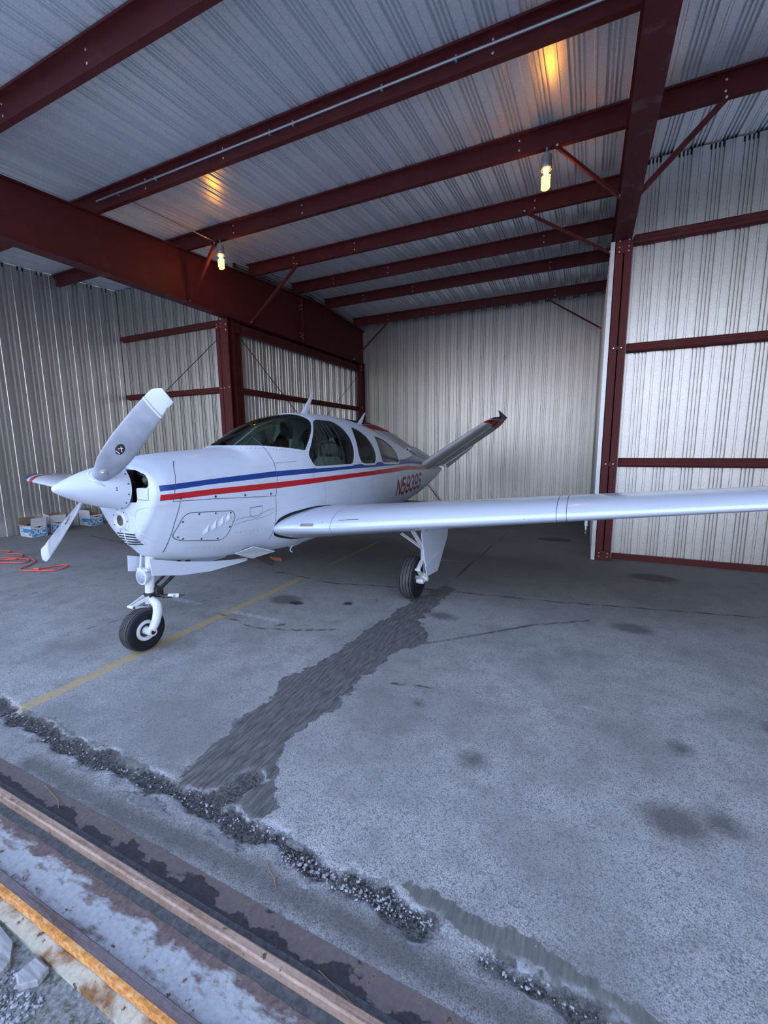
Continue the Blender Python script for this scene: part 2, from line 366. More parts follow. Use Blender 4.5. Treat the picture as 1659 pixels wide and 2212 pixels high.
def tube(path, r, n=10, closed=False, cap=True):
    path = [Vector(p) for p in path]; V, F = [], []; m = len(path)
    rr = r if isinstance(r, (list, tuple)) else [r]*m
    for i, p in enumerate(path):
        if closed: d = path[(i+1) % m]-path[i-1]
        else: d = path[min(i+1, m-1)]-path[max(i-1, 0)]
        s, u = frame(d)
        for k in range(n):
            t = 2*pi*k/n; V.append(p+rr[i]*(cos(t)*s+sin(t)*u))
    for i in range(m if closed else m-1):
        j = (i+1) % m
        for k in range(n):
            F.append((i*n+k, i*n+(k+1) % n, j*n+(k+1) % n, j*n+k))
    if cap and not closed: F.append(tuple(range(n))); F.append(tuple((m-1)*n+k for k in range(n)))
    return V, F
def bar(p, q, w, h, up=None):
    "rectangular bar from p to q"
    p, q = Vector(p), Vector(q); s, u = frame(q-p)
    if up is not None:
        d = (q-p).normalized(); u = (Vector(up)-d*d.dot(Vector(up))).normalized(); s = d.cross(u)
    V = []
    for c in (p, q):
        for a, b in ((-1, -1), (1, -1), (1, 1), (-1, 1)): V.append(c+s*a*w/2+u*b*h/2)
    return V, [(0, 1, 2, 3), (7, 6, 5, 4), (0, 4, 5, 1), (1, 5, 6, 2), (2, 6, 7, 3), (3, 7, 4, 0)]
def angle_bar(p, q, w, t=0.006):
    "L section bar"
    p, q = Vector(p), Vector(q); s, u = frame(q-p); prof = [(0, 0), (w, 0), (w, t), (t, t), (t, w), (0, w)]
    V = [c+s*(a-w/2)+u*(b-w/2) for c in (p, q) for a, b in prof]
    n = 6; F = [(i, (i+1) % n, n+(i+1) % n, n+i) for i in range(n)]+[tuple(range(n)), tuple(range(n, 2*n))]
    return V, F
def lathe(prof, n=32, axis='z', cap=True):
    V, F = [], []
    for (r, h) in prof:
        for k in range(n):
            t = 2*pi*k/n; x, y = r*cos(t), r*sin(t)
            V.append({'z': (x, y, h), 'y': (x, h, y), 'x': (h, x, y)}[axis])
    for i in range(len(prof)-1):
        for k in range(n): F.append((i*n+k, i*n+(k+1) % n, (i+1)*n+(k+1) % n, (i+1)*n+k))
    if cap: F.append(tuple(range(n))); F.append(tuple((len(prof)-1)*n+k for k in range(n)))
    return V, F
def loft(rings, cap=True):
    n = len(rings[0]); V = [p for r in rings for p in r]; F = []
    for i in range(len(rings)-1):
        for k in range(n): F.append((i*n+k, i*n+(k+1) % n, (i+1)*n+(k+1) % n, (i+1)*n+k))
    if cap: F.append(tuple(range(n))); F.append(tuple((len(rings)-1)*n+k for k in range(n)))
    return V, F
def extrude(prof, p, q, ex, ey):
    "profile (u,v) placed with axes ex,ey at p and q"
    ex, ey = Vector(ex), Vector(ey); n = len(prof)
    V = [Vector(c)+ex*a+ey*b for c in (p, q) for a, b in prof]
    return V, [(i, (i+1) % n, n+(i+1) % n, n+i) for i in range(n)]+[tuple(range(n)), tuple(range(n, 2*n))]
def disc(c, nrm, r, n=10, h=0.004):
    c = Vector(c); nrm = Vector(nrm).normalized(); s, u = frame(nrm)
    V = [c+nrm*d+r*f*(cos(2*pi*k/n)*s+sin(2*pi*k/n)*u) for d, f in ((-h*0.5, 1), (h*0.6, 1), (h, 0.7)) for k in range(n)]
    F = [(i*n+k, i*n+(k+1) % n, (i+1)*n+(k+1) % n, (i+1)*n+k) for i in range(2) for k in range(n)]+[tuple(range(2*n, 3*n)), tuple(range(n))]
    return V, F
def cat(ctrl, n=8, closed=False):
    "catmull-rom through points"
    P = [Vector(p) for p in ctrl]; out = []; m = len(P)
    for i in range(m if closed else m-1):
        p0, p1, p2, p3 = (P[(i-1) % m], P[i], P[(i+1) % m], P[(i+2) % m]) if closed else (P[max(i-1, 0)], P[i], P[i+1], P[min(i+2, m-1)])
        for k in range(n):
            t = k/n
            out.append(0.5*((2*p1)+(p2-p0)*t+(2*p0-5*p1+4*p2-p3)*t*t+(3*p1-p0-3*p2+p3)*t**3))
    if not closed: out.append(P[-1])
    return out

# ------------------------------------------------------------------ hangar setting
XL, XR = -6.32, 0.26          # rafter lines
YF, YB, YRIDGE = 6.9, 12.05, 9.7
XWL, XWR = -9.98, 3.9
def roofz(y): return 4.775+0.0621*y if y < YRIDGE else 4.775+0.0621*YRIDGE-0.0621*(y-YRIDGE)
PER = 0.32
PROF = [(0.0, 0), (0.068, 0), (0.072, -0.006), (0.088, -0.006), (0.090, 0.010), (0.097, 0.010), (0.099, 0), (0.170, 0), (0.173, 0.040), (0.192, 0.040), (0.195, 0.010), (0.215, 0.010), (0.218, 0.038), (0.234, 0.038), (0.237, 0.004), (0.255, 0.004), (0.258, 0.038), (0.274, 0.038), (0.277, 0.010), (0.295, 0.010), (0.298, 0.040), (0.315, 0.040), (0.318, 0)]
PROF_OPEN = [(0.0, 0), (0.070, 0), (0.078, -0.008), (0.094, -0.008), (0.102, 0), (0.170, 0), (0.190, 0.044), (0.213, 0.044), (0.233, 0.004), (0.253, 0.004), (0.273, 0.044), (0.296, 0.044), (0.316, 0)]
def corr(L, prof=None):
    out = []; k = 0
    while True:
        for u, d in (prof or PROF):
            if k*PER+u >= L: out.append((L, 0)); return out
            out.append((k*PER+u, d))
        k += 1
def wall(p, q, outward, ztop, thick=0.004, prof=None):
    "vertical ribbed sheet from p to q; ztop is a function of the point"
    p, q, o = Vector(p), Vector(q), Vector(outward); L = (q-p).length; d = (q-p)/L; V, F = [], []
    pts = corr(L, prof)
    for u, dep in pts:
        b = p+d*u+o*dep; zt = ztop(b)-0.012
        V += [(b.x, b.y, 0), (b.x, b.y, zt), (b.x+o.x*thick, b.y+o.y*thick, zt), (b.x+o.x*thick, b.y+o.y*thick, 0)]
    for i in range(len(pts)-1):
        a, b = 4*i, 4*i+4
        F += [(a, b, b+1, a+1), (a+1, b+1, b+2, a+2), (a+2, b+2, b+3, a+3), (a+3, b+3, b, a)]
    F += [(0, 1, 2, 3), (len(V)-4, len(V)-1, len(V)-2, len(V)-3)]
    return V, F
rz = lambda b: roofz(b.y)
struct('wall_back', wall((XWL, YB, 0), (XWR, YB, 0), (0, 1, 0), rz), GALV_WALL)
def wall_screws(par_name, x0, x1, y, zs):
    n = int((x1-x0)/PER)
    parts = [disc((x0+k*PER+0.205, y+0.008, z), (0, -1, 0), 0.007, 6, 0.005) for k in range(n) for z in zs]
    tag(obj('sheet_screws', join(*parts), BLACK, bpy.data.objects[par_name]), kind='stuff')
wall_screws('wall_back', XWL, XWR, YB, (3.95, 2.75, 1.40))
struct('wall_front_left', wall((XWL, YF, 0), (-6.46, YF, 0), (0, 1, 0), rz), GALV_WALL)
struct('wall_front_right', wall((0.32, YF, 0), (XWR, YF, 0), (0, 1, 0), rz), GALV_WALL)
struct('wall_left', wall((XWL, 0.95, 0), (XWL, YB, 0), (-1, 0, 0), rz, prof=PROF_OPEN), GALV_WALL)
struct('wall_right', wall((XWR, 0.95, 0), (XWR, YB, 0), (1, 0, 0), rz), GALV_WALL)
struct('wall_tail_left', wall((-6.44, YF, 0), (-6.44, YB, 0), (-1, 0, 0), lambda b: 4.05, prof=PROF_OPEN), GALV_WALL)
struct('wall_tail_right', wall((0.13, 6.74, 0), (0.13, YB, 0), (1, 0, 0), lambda b: 4.20), GALV_WALL)
def ceiling():
    V, F = [], []; pts = corr(XWR-XWL+0.3); ys = [0.95, YRIDGE, YB+0.05]
    for u, d in pts:
        for y in ys:
            for t in (0, 0.004): V.append((XWL-0.15+u, y, roofz(y)+d*1.1+t))
    for i in range(len(pts)-1):
        for j in range(len(ys)-1):
            a = 6*i+2*j; b = a+6
            F += [(a, b, b+2, a+2), (a+1, a+3, b+3, b+1)]
    return V, F
struct('ceiling', ceiling(), GALV_ROOF)
for k_, (x0_, x1_, y_) in enumerate(((XWL, -6.44, YF+0.037), (0.32, XWR, YF+0.037), (XWL, XWR, YB+0.037))):
    struct('trim_%d' % (4+k_), box(x0_, x1_, y_, y_+0.03, roofz(y_)-0.06, roofz(y_)+0.04), BLACK)  # black strip added to block sky light leaking over the wall sheet
for k_, x_ in enumerate((XWL-0.055, XWR+0.055)):
    struct('trim_%d' % (7+k_), join(bar((x_, 0.95, roofz(0.95)-0.01), (x_, YRIDGE, roofz(YRIDGE)-0.01), 0.03, 0.11), bar((x_, YRIDGE, roofz(YRIDGE)-0.01), (x_, YB, roofz(YB)-0.01), 0.03, 0.11)), BLACK)  # added black strips that close the side-wall tops against sky light
struct('trim_1', box(0.40, XWR, 6.86, 6.895, 0, 0.085), RED_STEEL)
struct('trim_2', box(0.125, 0.175, 6.715, 6.735, 0, 4.22), mat('galvanised_edge_strip', (0.62, 0.63, 0.63), 0.4, 0.5))
struct('trim_3', box(XWL+0.02, -6.7, 6.86, 6.895, 0, 0.085), RED_STEEL)

# Z / C section purlins (run along X) --------------------------------------
def zsec(h=0.2, f=0.065, t=0.006, lip=0.02):
    return [(0, 0), (f, 0), (f, lip), (f-t, lip), (f-t, t), (t, t), (t, h-t), (t, h), (-f, h), (-f, h-lip), (-f+t, h-lip), (-f+t, h-t), (0, h-t)]
PUR_Y = [1.18, 2.64, 4.12, 5.62, 7.17, 8.58, 9.95, 11.45]
PUR_NAME = ['first from the door opening', 'second from the door opening', 'carrying the steel conduit', 'carrying the two lamps', 'behind the lamp purlin', 'third from the back wall', 'second from the back wall', 'nearest the back wall']
for i, y in enumerate(PUR_Y):
    z = roofz(y)-0.2-0.012
    x0, x1 = (XWL+0.02, XWR-0.02) if y < YF else (-6.3, 0.28)
    t = thing('roof_purlin', 'dark red steel roof purlin, '+PUR_NAME[i], 'beam', (x0, y, z))
    obj('channel', extrude(zsec(), (0, 0, 0), (x1-x0, 0, 0), (0, 1, 0), (0, 0, 1)), RED_STEEL, t)
    if i >= 1:
        bl = [disc((bx-x0, -0.001, zz), (0, -1, 0), 0.011, 8) for bx in [-5.2, -3.9, -0.9]+([1.0] if y < YF else []) for zz in (0.05, 0.15)]
        objs('bolt', bl, BOLT, t)

# tapered I rafters ---------------------------------------------------------
def rafter(name, x, zbot, label, m_f, splice_y):
    t = thing(name, label, 'beam', (x, 0.98, zbot))
    ys = [0.98, 4, 7, YRIDGE, YB-0.03]
    V, F = [], []
    for y in ys:
        for dx in (-0.005, 0.005):
            V += [(dx, y-0.98, 0.012), (dx, y-0.98, roofz(y)-0.215-zbot)]
    for i in range(len(ys)-1):
        a, b = 4*i, 4*i+4
        F += [(a, b, b+1, a+1), (a+2, a+3, b+3, b+2)]
    F += [(0, 1, 3, 2), (16, 18, 19, 17)]
    obj('web', (V, F), RED_STEEL, t)
    obj('bottom_flange', box(-0.1, 0.1, 0, YB-1.01, 0, 0.012), m_f, t)
    V, F = [], []
    for y in ys:
        z = roofz(y)-0.213-zbot
        V += [(-0.09, y-0.98, z-0.012), (0.09, y-0.98, z-0.012), (0.09, y-0.98, z), (-0.09, y-0.98, z)]
    for i in range(len(ys)-1):
        a, b = 4*i, 4*i+4
        F += [(a+k, a+(k+1) % 4, b+(k+1) % 4, b+k) for k in range(4)]
    F += [(0, 1, 2, 3), (16, 17, 18, 19)]
    obj('top_flange', (V, F), RED_STEEL, t)
    sy = splice_y-0.98
    pl = [box(-0.075, -0.006, sy-0.008, sy+0.008, 0.05, roofz(splice_y)-zbot-0.25), box(0.006, 0.075, sy-0.008, sy+0.008, 0.05, roofz(splice_y)-zbot-0.25)]
    obj('splice_plate', join(*pl), RED_STEEL, t)
    bl = [disc((s*0.045+(-0.0), sy-0.008, zz), (0, -1, 0), 0.016, 6, 0.016) for s in (-1, 1) for zz in (0.12, 0.2, 0.78, 0.86)]
    bl += [disc((s*0.009, sy+d, zz), (s, 0, 0), 0.016, 6, 0.014) for s in (-1, 1) for d in (-0.05, 0.05) for zz in (0.16, 0.24, 0.76, 0.84)]
    objs('bolt', bl, GALV_BOX, t)
rafter('roof_rafter', XL, 4.07, 'deep dark red tapered steel rafter on the left, resting on the left column', RED_STEEL_MOTTLED, 8.9)
rafter('roof_rafter', XR, 4.22, 'deep dark red tapered steel rafter on the right, its mottled flange overhead', RED_STEEL_MOTTLED, 9.2)
# columns -------------------------------------------------------------------
def csec(w, d, t=0.006, lip=0.022):   # opens toward +u
    return [(0, 0), (w, 0), (w, lip), (w-t, lip), (w-t, t), (t, t), (t, d-t), (w-t, d-t), (w-t, d-lip), (w, d-lip), (w, d), (0, d)]
def column(x0, x1, y, h, label, ties):
    t = thing('steel_column', label, 'column', ((x0+x1)/2, y, 0)); xm = (x0+x1)/2; w = (x1-x0)/2-0.008
    for s in (-1, 1):
        V, F = extrude(csec(w, 0.16), (0, 0, 0), (0, 0, h), (s, 0, 0), (0, 1, 0)); V = [(v[0]+s*0.008, v[1], v[2]) for v in V]
        obj('channel', (V, F), RED_STEEL, t)
    ww = (x1-x0)
    obj('web', box(-ww*0.45, ww*0.45, 0.150, 0.156, 0, h), RED_STEEL, t)  # plate added behind the slot to stop light leaking between the channels
    obj('top_plate', cbox((0, -0.006, h-0.075), (ww*0.92, 0.01, 0.15)), RED_STEEL, t)
    obj('base_plate', cbox((0, -0.012, 0.07), (ww, 0.02, 0.14)), RED_STEEL, t)
    bl = [disc((sx*ww*0.28, -0.012, h-0.03-dz), (0, -1, 0), 0.0095, 8, 0.006) for sx in (-1, 1) for dz in (-0.03, 0.045, 0.10)]
    bl += [disc((sx*ww*0.28, -0.022, 0.06+dz), (0, -1, 0), 0.009, 8, 0.006) for sx in (-1, 1) for dz in (0, 0.05)]
    for z in ties:
        obj('tie_plate', cbox((0, -0.004, z), (ww*0.72, 0.006, 0.045)), RED_STEEL, t)
        bl += [disc((sx*ww*0.24, -0.007, z), (0, -1, 0), 0.011, 8, 0.006) for sx in (-1, 1)]
    objs('bolt', bl, BOLT, t)
    return t
column(0.185, 0.375, 6.72, 4.215, 'dark red double-channel steel column on the right, beside the open tail bay', (2.90, 1.37))
column(-6.66, -6.46, 6.55, 4.065, 'dark red double-channel steel column on the left, behind the aeroplane nose', (2.80, 1.40))
t = thing('steel_column', 'darker red side column carrying the left rafter, right of the front left column', 'column', (-6.38, 6.5, 0))
obj('channel', extrude(csec(0.14, 0.17), (-0.07, 0.0, 0), (-0.07, 0.0, 4.06), (1, 0, 0), (0, 1, 0)), RED_STEEL, t)
obj('channel', extrude(csec(0.05, 0.17), (0.0, 0.2, 0), (0.0, 0.2, 4.06), (1, 0, 0), (0, 1, 0)), RED_STEEL, t)
obj('cap_plate', box(-0.07, 0.09, -0.015, -0.003, 3.62, 4.0), RED_STEEL, t)
objs('bolt', [disc((0.05, -0.016, z), (0, -1, 0), 0.012, 8, 0.006) for z in (3.95, 3.85, 2.8)], BOLT, t)
t = thing('steel_column', 'dark red steel column in the far left corner of the tail bay', 'column', (-6.34, YB-0.24, 0))
obj('channel', extrude(csec(0.16, 0.16), (-0.06, 0, 0), (-0.06, 0, 4.06), (1, 0, 0), (0, 1, 0)), RED_STEEL, t)
objs('bolt', [disc((0.03+0.05*s, -0.004, z), (0, -1, 0), 0.012, 8, 0.006) for s in (-1, 1) for z in (3.98, 3.9, 2.8)], BOLT, t)
t = thing('steel_column', 'dark red steel column at the far right corner of the tail bay', 'column', (0.26, YB-0.24, 0))
obj('channel', extrude(csec(0.16, 0.16), (-0.08, 0, 0), (-0.08, 0, 4.2), (1, 0, 0), (0, 1, 0)), RED_STEEL, t)

# wall girts ------------------------------------------------------------------
def girt(p, q, inward, label, h=0.125):
    p, q = Vector(p), Vector(q); t = thing('wall_girt', label, 'beam', p)
    prof = [(0, 0), (0.03, 0), (0.045, 0.012), (0.09, 0.012), (0.10, 0.03), (0.10, 0.045), (0.094, 0.055), (0.094, h-0.055), (0.10, h-0.045), (0.10, h-0.03), (0.09, h-0.012), (0.045, h-0.012), (0.03, h), (0, h)]
    obj('rail', extrude(prof, (0, 0, 0), q-p, inward, (0, 0, 1)), RED_STEEL, t)
    ends = [cbox(Vector(inward)*0.05+(q-p).normalized()*d+Vector((0, 0, h/2)), (0.02 if abs(inward[1]) else 0.08, 0.02 if abs(inward[0]) else 0.08, h*0.75)) for d in (0.015,)]
    obj('end_clip', join(*ends), BLACK, t)
    return t
inF = (0, -1, 0)
for z, nm in ((4.185, 'highest'), (2.85, 'middle'), (1.325, 'lowest')):
    girt((0.395, 6.9, z), (XWR-0.01, 6.9, z), inF, nm+' dark red girt on the right front wall')
for z, nm in ((4.055, 'highest'), (2.76, 'middle'), (1.35, 'lowest')):
    girt((XWL+0.13, 6.9, z), (-6.67, 6.9, z), inF, nm+' dark red girt on the left front wall, left of the column')
girt((-6.44, 6.75, 2.71), (-6.44, YB-0.25, 2.71), (1, 0, 0), 'long dark red girt on the left tail wall, above the cabin')
girt((-6.44, 6.75, 1.35), (-6.44, YB-0.25, 1.35), (1, 0, 0), 'low dark red girt on the left tail wall, behind the fuselage')
t = thing('eave_channel', 'dark red channel running just under the left rafter along the tail wall', 'beam', (-6.355, 6.72, 3.84))
obj('channel', extrude(zsec(0.2, 0.07), (0, 0, 0), (0, YB-0.25-6.72, 0), (1, 0, 0), (0, 0, 1)), RED_STEEL, t)

# flange braces ---------------------------------------------------------------
def brace(p, q, label, w=0.045):
    p = Vector(p); t = thing('flange_brace', label, 'brace', p)
    obj('angle_bar', angle_bar((0, 0, 0), Vector(q)-p, w), RED_STEEL, t)
    d = (Vector(q)-p); objs('bolt', [disc(d*0.02+Vector((0, -0.02, 0)), (0, -1, 0), 0.012, 8), disc(d*0.98+Vector((0, -0.02, 0)), (0, -1, 0), 0.012, 8)], BOLT, t)
brace((-5.56, 5.60, 4.89), (-6.25, 5.63, 4.09), 'diagonal red brace just left of the left lamp')
brace((-5.08, 7.15, 5.04), (-6.25, 7.10, 4.10), 'long diagonal red brace from left rafter, right of the left lamp')
brace((-5.2, 11.43, 5.03), (-6.25, 11.3, 4.10), 'far diagonal red brace in the back left corner', 0.035)
brace((-0.50, 5.60, 4.90), (0.18, 5.64, 4.24), 'diagonal red brace just right of the right lamp')
brace((1.02, 5.60, 4.90), (0.34, 5.64, 4.24), 'diagonal red brace on the outer side of the right rafter')
brace((-1.06, 7.15, 5.05), (0.15, 7.15, 4.25), 'long diagonal red brace from right rafter, below the right lamp')
brace((-1.09, 11.43, 5.06), (0.12, 11.4, 4.24), 'far diagonal red brace in the back right corner', 0.035)
# small cable bracket and cross cables ---------------------------------------
def cable(name, pts, label, r=0.006, m=CABLE):
    return tag(obj(name, tube(pts, r, 6), m, None, 60), label, 'cable')
cable('bracing_cable', [(-6.70, 6.72, 3.83), (-9.70, 6.79, 2.19)], 'dark bracing cable rising from wing wall to left column', 0.008)
cable('bracing_cable', [(-6.25, 6.72, 3.78), (-6.25, 8.6, 2.37)], 'dark bracing cable sloping down right from the left column', 0.008)
cable('bracing_cable', [(-6.25, 11.72, 3.80), (-6.25, 9.5, 2.25)], 'thin bracing cable sloping down left from far corner column', 0.006)
cable('bracing_cable', [(-4.3, 11.95, 0.62), (-3.82, 11.95, 0.05)], 'short cable at the foot of the back wall under the tail', 0.012)
t = thing('cable_bracket', 'small dark steel cable bracket on the left front wall', 'bracket', (-9.82, 6.86, 2.05))
obj('plate', join(box(-0.09, -0.07, -0.10, 0.0, -0.1, 0.12), box(0.02, 0.04, -0.10, 0, -0.1, 0.12), box(-0.09, 0.04, -0.02, 0, -0.02, 0.02), bar((-0.08, -0.06, 0.02), (0.12, -0.06, 0.05), 0.02, 0.02)), CABLE, t)

# conduit on the third purlin ---------------------------------------------------
t = thing('steel_conduit', 'bright steel conduit clipped along the roof purlin nearest overhead', 'conduit', (0, 4.10, 4.93))
obj('pipe', tube([(-6.1, -0.03, -0.03), (0.20, -0.03, -0.03)], 0.012, 8), PIPE, t, 60)
obj('clip', join(*[cbox((x, -0.025, -0.03), (0.02, 0.02, 0.05)) for x in (-4.95, -3.2, -2.9, -1.9, -1.2)]), GALV_BOX, t)
t = thing('steel_conduit', 'thin steel conduit crossing under the ceiling to the left lamp', 'conduit', (-5.50, 4.1, 4.90))
obj('pipe', tube([(-0.20, 0, 0.0), (-0.05, 1.44, -0.02)], 0.008, 8), PIPE, t, 60)

# lamps ---------------------------------------------------------------------------
BULB = mat_emit('glowing_lamp_tube', (1.0, 0.38, 0.016), 26.0)
BULB_END = mat_emit('dim_lamp_stem', (1.0, 0.45, 0.10), 6.0)
def lamp(x, y, z, label):
    t = thing('ceiling_lamp', label, 'lamp', (x, y, z), 0, 'bare ceiling lamps under the purlin')
    obj('stem', tube([(0, 0, 0.10), (0, 0, 0.02)], 0.012, 10), GALV_BOX, t, 60)
    obj('socket', lathe([(0.02, 0.03), (0.055, 0.02), (0.058, -0.01), (0.056, -0.06), (0.060, -0.064), (0.060, -0.10), (0.05, -0.112), (0.03, -0.112)], 24), GALV_BOX, t, 40)
    obj('guard_ring', tube([(0.055*cos(a), 0.055*sin(a), -0.125) for a in [2*pi*k/24 for k in range(24)]], 0.003, 6, True), BOLT, t, 60)
    obj('lamp_neck', lathe([(0.03, -0.11), (0.034, -0.14), (0.026, -0.155), (0.022, -0.175)], 20), BULB_END, t, 60)
    coil = []
    for k in range(0, 101):
        a = k/100*2*pi*4.5; coil.append((0.034*cos(a), 0.034*sin(a), -0.185-k/100*0.125))
    obj('bulb', join(tube(coil, 0.014, 8), lathe([(0.018, -0.17), (0.03, -0.185), (0.036, -0.2), (0.036, -0.3), (0.026, -0.325), (0.008, -0.33)], 16)), BULB, t, 80)
lamp(-0.595, 5.60, 4.80, 'glowing bare lamp hanging near the right rafter')
lamp(-5.475, 5.60, 4.80, 'glowing bare lamp hanging beside the left rafter')

# ------------------------------------------------------------------ floor
def seg_d(px, py, a, b):
    ax, ay = a; bx, by = b; dx, dy = bx-ax, by-ay
    t = ((px-ax)*dx+(py-ay)*dy)/(dx*dx+dy*dy); t = 0 if t < 0 else (1 if t > 1 else t)
    return math.hypot(px-ax-t*dx, py-ay-t*dy)
def poly_line(pts, w):
    return lambda x, y: min(seg_d(x, y, pts[i], pts[i+1]) for i in range(len(pts)-1))-w
def polygon(pts):
    n = len(pts)
    def f(x, y):
        ins = False; d = 1e9
        for i in range(n):
            a, b = pts[i], pts[(i+1) % n]
            d = min(d, seg_d(x, y, a, b))
            if (a[1] > y) != (b[1] > y) and x < (b[0]-a[0])*(y-a[1])/(b[1]-a[1])+a[0]: ins = not ins
        return -d if ins else d
    return f
def spots(lst): return lambda x, y: min(math.hypot((x-a)/ex, (y-b)/ey)*min(ex, ey)-r for a, b, r, ex, ey in lst)
def boxed(fs, pad):   # union of shapes with bounding early-out
    def f(x, y):
        best = 1.0
        for g, (x0, x1, y0, y1) in fs:
            if x0-pad < x < x1+pad and y0-pad < y < y1+pad: best = min(best, g(x, y))
        return best
    return f
def bb(pts): return (min(p[0] for p in pts), max(p[0] for p in pts), min(p[1] for p in pts), max(p[1] for p in pts))
PATCH = [(-1.74, 1.26), (-1.80, 1.55), (-1.84, 1.8), (-1.82, 2.11), (-1.92, 2.28), (-1.83, 2.42), (-1.76, 2.8), (-1.72, 3.34), (-1.66, 3.66), (-1.60, 4.25), (-1.47, 4.74), (-1.30, 4.70), (-1.31, 4.36), (-1.37, 3.65), (-1.16, 3.42), (-1.14, 3.22), (-1.32, 3.00), (-1.38, 2.5), (-1.36, 2.17), (-1.46, 1.74), (-1.30, 1.48), (-1.20, 1.38), (-1.24, 1.27)]
SMOOTH = [(-0.55, 1.30), (-0.42, 1.32), (-0.3, 1.29), (-0.1, 1.31), (0.1, 1.27), (0.3, 1.235), (0.55, 1.19), (0.55, 1.12), (0.3, 1.15), (0.1, 1.18), (-0.1, 1.2), (-0.3, 1.22), (-0.5, 1.25)]
SMOOTH2 = [(-3.2, 1.30), (-2.9, 1.33), (-2.6, 1.29), (-2.3, 1.31), (-2.0, 1.30), (-2.0, 1.25), (-3.1, 1.25)]
CRACK = [(-3.9, 1.26), (-3.34, 1.24), (-3.0, 1.235), (-2.6, 1.21), (-2.13, 1.225), (-1.75, 1.25), (-1.4, 1.235), (-1.12, 1.24), (-0.9, 1.21), (-0.74, 1.225), (-0.55, 1.20), (-0.41, 1.20)]
CRACK2 = [(-0.45, 1.21), (-0.21, 1.175), (-0.06, 1.175), (0.13, 1.155), (0.4, 1.14), (0.9, 1.12)]
PIT = None
shapes = {
 'sd_patch': boxed([(polygon(PATCH), bb(PATCH))], 0.4),
 'sd_smooth': boxed([(polygon(SMOOTH), bb(SMOOTH)), (polygon(SMOOTH2), bb(SMOOTH2))], 0.3),
 'sd_pit': lambda x, y: PIT(x, y)+0.055*noise.fractal(Vector((x*5, y*6, 4)), 1, 2, 4),
 'sd_hair0': boxed([(poly_line(CRACK, 0.038), bb(CRACK)), (poly_line(CRACK2, 0.014), bb(CRACK2)), (poly_line([(-1.5, 1.3), (-1.42, 1.45)], 0.05), (-1.6, -1.3, 1.2, 1.5)), (poly_line([(-3.7, 1.27), (-3.25, 1.27)], 0.04), (-3.8, -3.2, 1.2, 1.35))], 0.25),
 'sd_hair': boxed([(poly_line(p, w), bb(p)) for p, w in (([(-1.43, 4.66), (-1.39, 5.88), (-1.31, 7.56), (-1.33, 9.28)], 0.012), ([(-4.12, 2.21), (-3.94, 2.78), (-3.59, 3.38)], 0.008), ([(-3.66, 4.41), (-2.71, 4.29), (-1.72, 4.53), (-0.22, 4.7), (1.64, 5.04), (3.5, 5.2)], 0.014), ([(-5.92, 2.36), (-5.55, 2.78), (-5.5, 3.3), (-5.73, 3.76)], 0.012), ([(-1.14, 3.23), (-0.69, 3.67), (-0.37, 3.98), (0.1, 4.3)], 0.012), ([(-3.3, 3.02), (-2.7, 2.88), (-2.3, 3.0), (-2.0, 3.15)], 0.012), ([(-8.5, 4.9), (-7.0, 4.7), (-5.5, 4.6)], 0.02), ([(-1.15, 2.55), (-0.85, 2.62)], 0.010))], 0.2),
 'sd_yellow': boxed([(poly_line([(-3.20, 1.31), (-3.21, 2.11), (-3.20, 3.0), (-3.2, 4.3)], 0.052), (-3.3, -3.1, 1.3, 4.4)), (poly_line([(-3.2, 5.0), (-3.2, 6.6)], 0.03), (-3.3, -3.1, 5.0, 6.6))], 0.2),
 'sd_white': boxed([(poly_line(p, w), bb(p)) for p, w in (([(-4.07, 3.13), (-3.68, 3.12)], 0.035), ([(-3.16, 3.10), (-2.62, 3.11)], 0.035), ([(-1.93, 5.84), (-1.56, 5.86)], 0.035), ([(0.41, 3.87), (0.42, 3.62)], 0.012), ([(0.23, 2.61), (0.22, 2.2)], 0.015), ([(0.22, 1.9), (0.23, 1.66)], 0.012), ([(0.05, 2.8), (0.2, 2.81)], 0.012), ([(-3.3, 3.72), (-3.05, 3.73)], 0.015), ([(-2.0, 5.0), (-1.9, 5.0)], 0.02))], 0.15),
 'sd_stain': boxed([(spots([(-0.46, 2.05, 0.06, 1.1, 1), (0.44, 2.04, 0.09, 1.3, 1), (0.63, 2.12, 0.06, 1, 1), (-1.2, 3.85, 0.07, 1.8, 1), (0.45, 4.26, 0.10, 1.5, 1), (0.82, 6.06, 0.16, 1.6, 1), (1.1, 3.0, 0.07, 1, 1), (-0.9, 2.4, 0.03, 1, 1), (-2.9, 3.6, 0.12, 1.3, 1), (0.55, 2.6, 0.05, 1, 1)]), (-3, 1.2, 1.9, 6.2)), (poly_line([(-2.6, 1.05), (-1.9, 1.05), (-1.2, 1.08), (-.6, 1.08), (0.2, 1.05)], .05), (-2.6, .2, 1.0, 1.1))], 0.5),
 'sd_oil': boxed([(spots([(-2.21, 3.77, 0.045, 1.3, 1), (-2.72, 3.56, 0.05, 1.7, 1), (0.36, 2.36, 0.015, 1, 1), (-0.45, 7.9, 0.16, 1.8, 1), (-2.5, 3.05, 0.015, 1.6, 1), (-2.55, 2.99, 0.012, 1.4, 1)]), (-3, 0.5, 2.2, 8.3))], 0.2),
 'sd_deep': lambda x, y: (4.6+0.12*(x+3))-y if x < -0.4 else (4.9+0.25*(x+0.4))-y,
}
PIT = shapes.pop('sd_hair0')
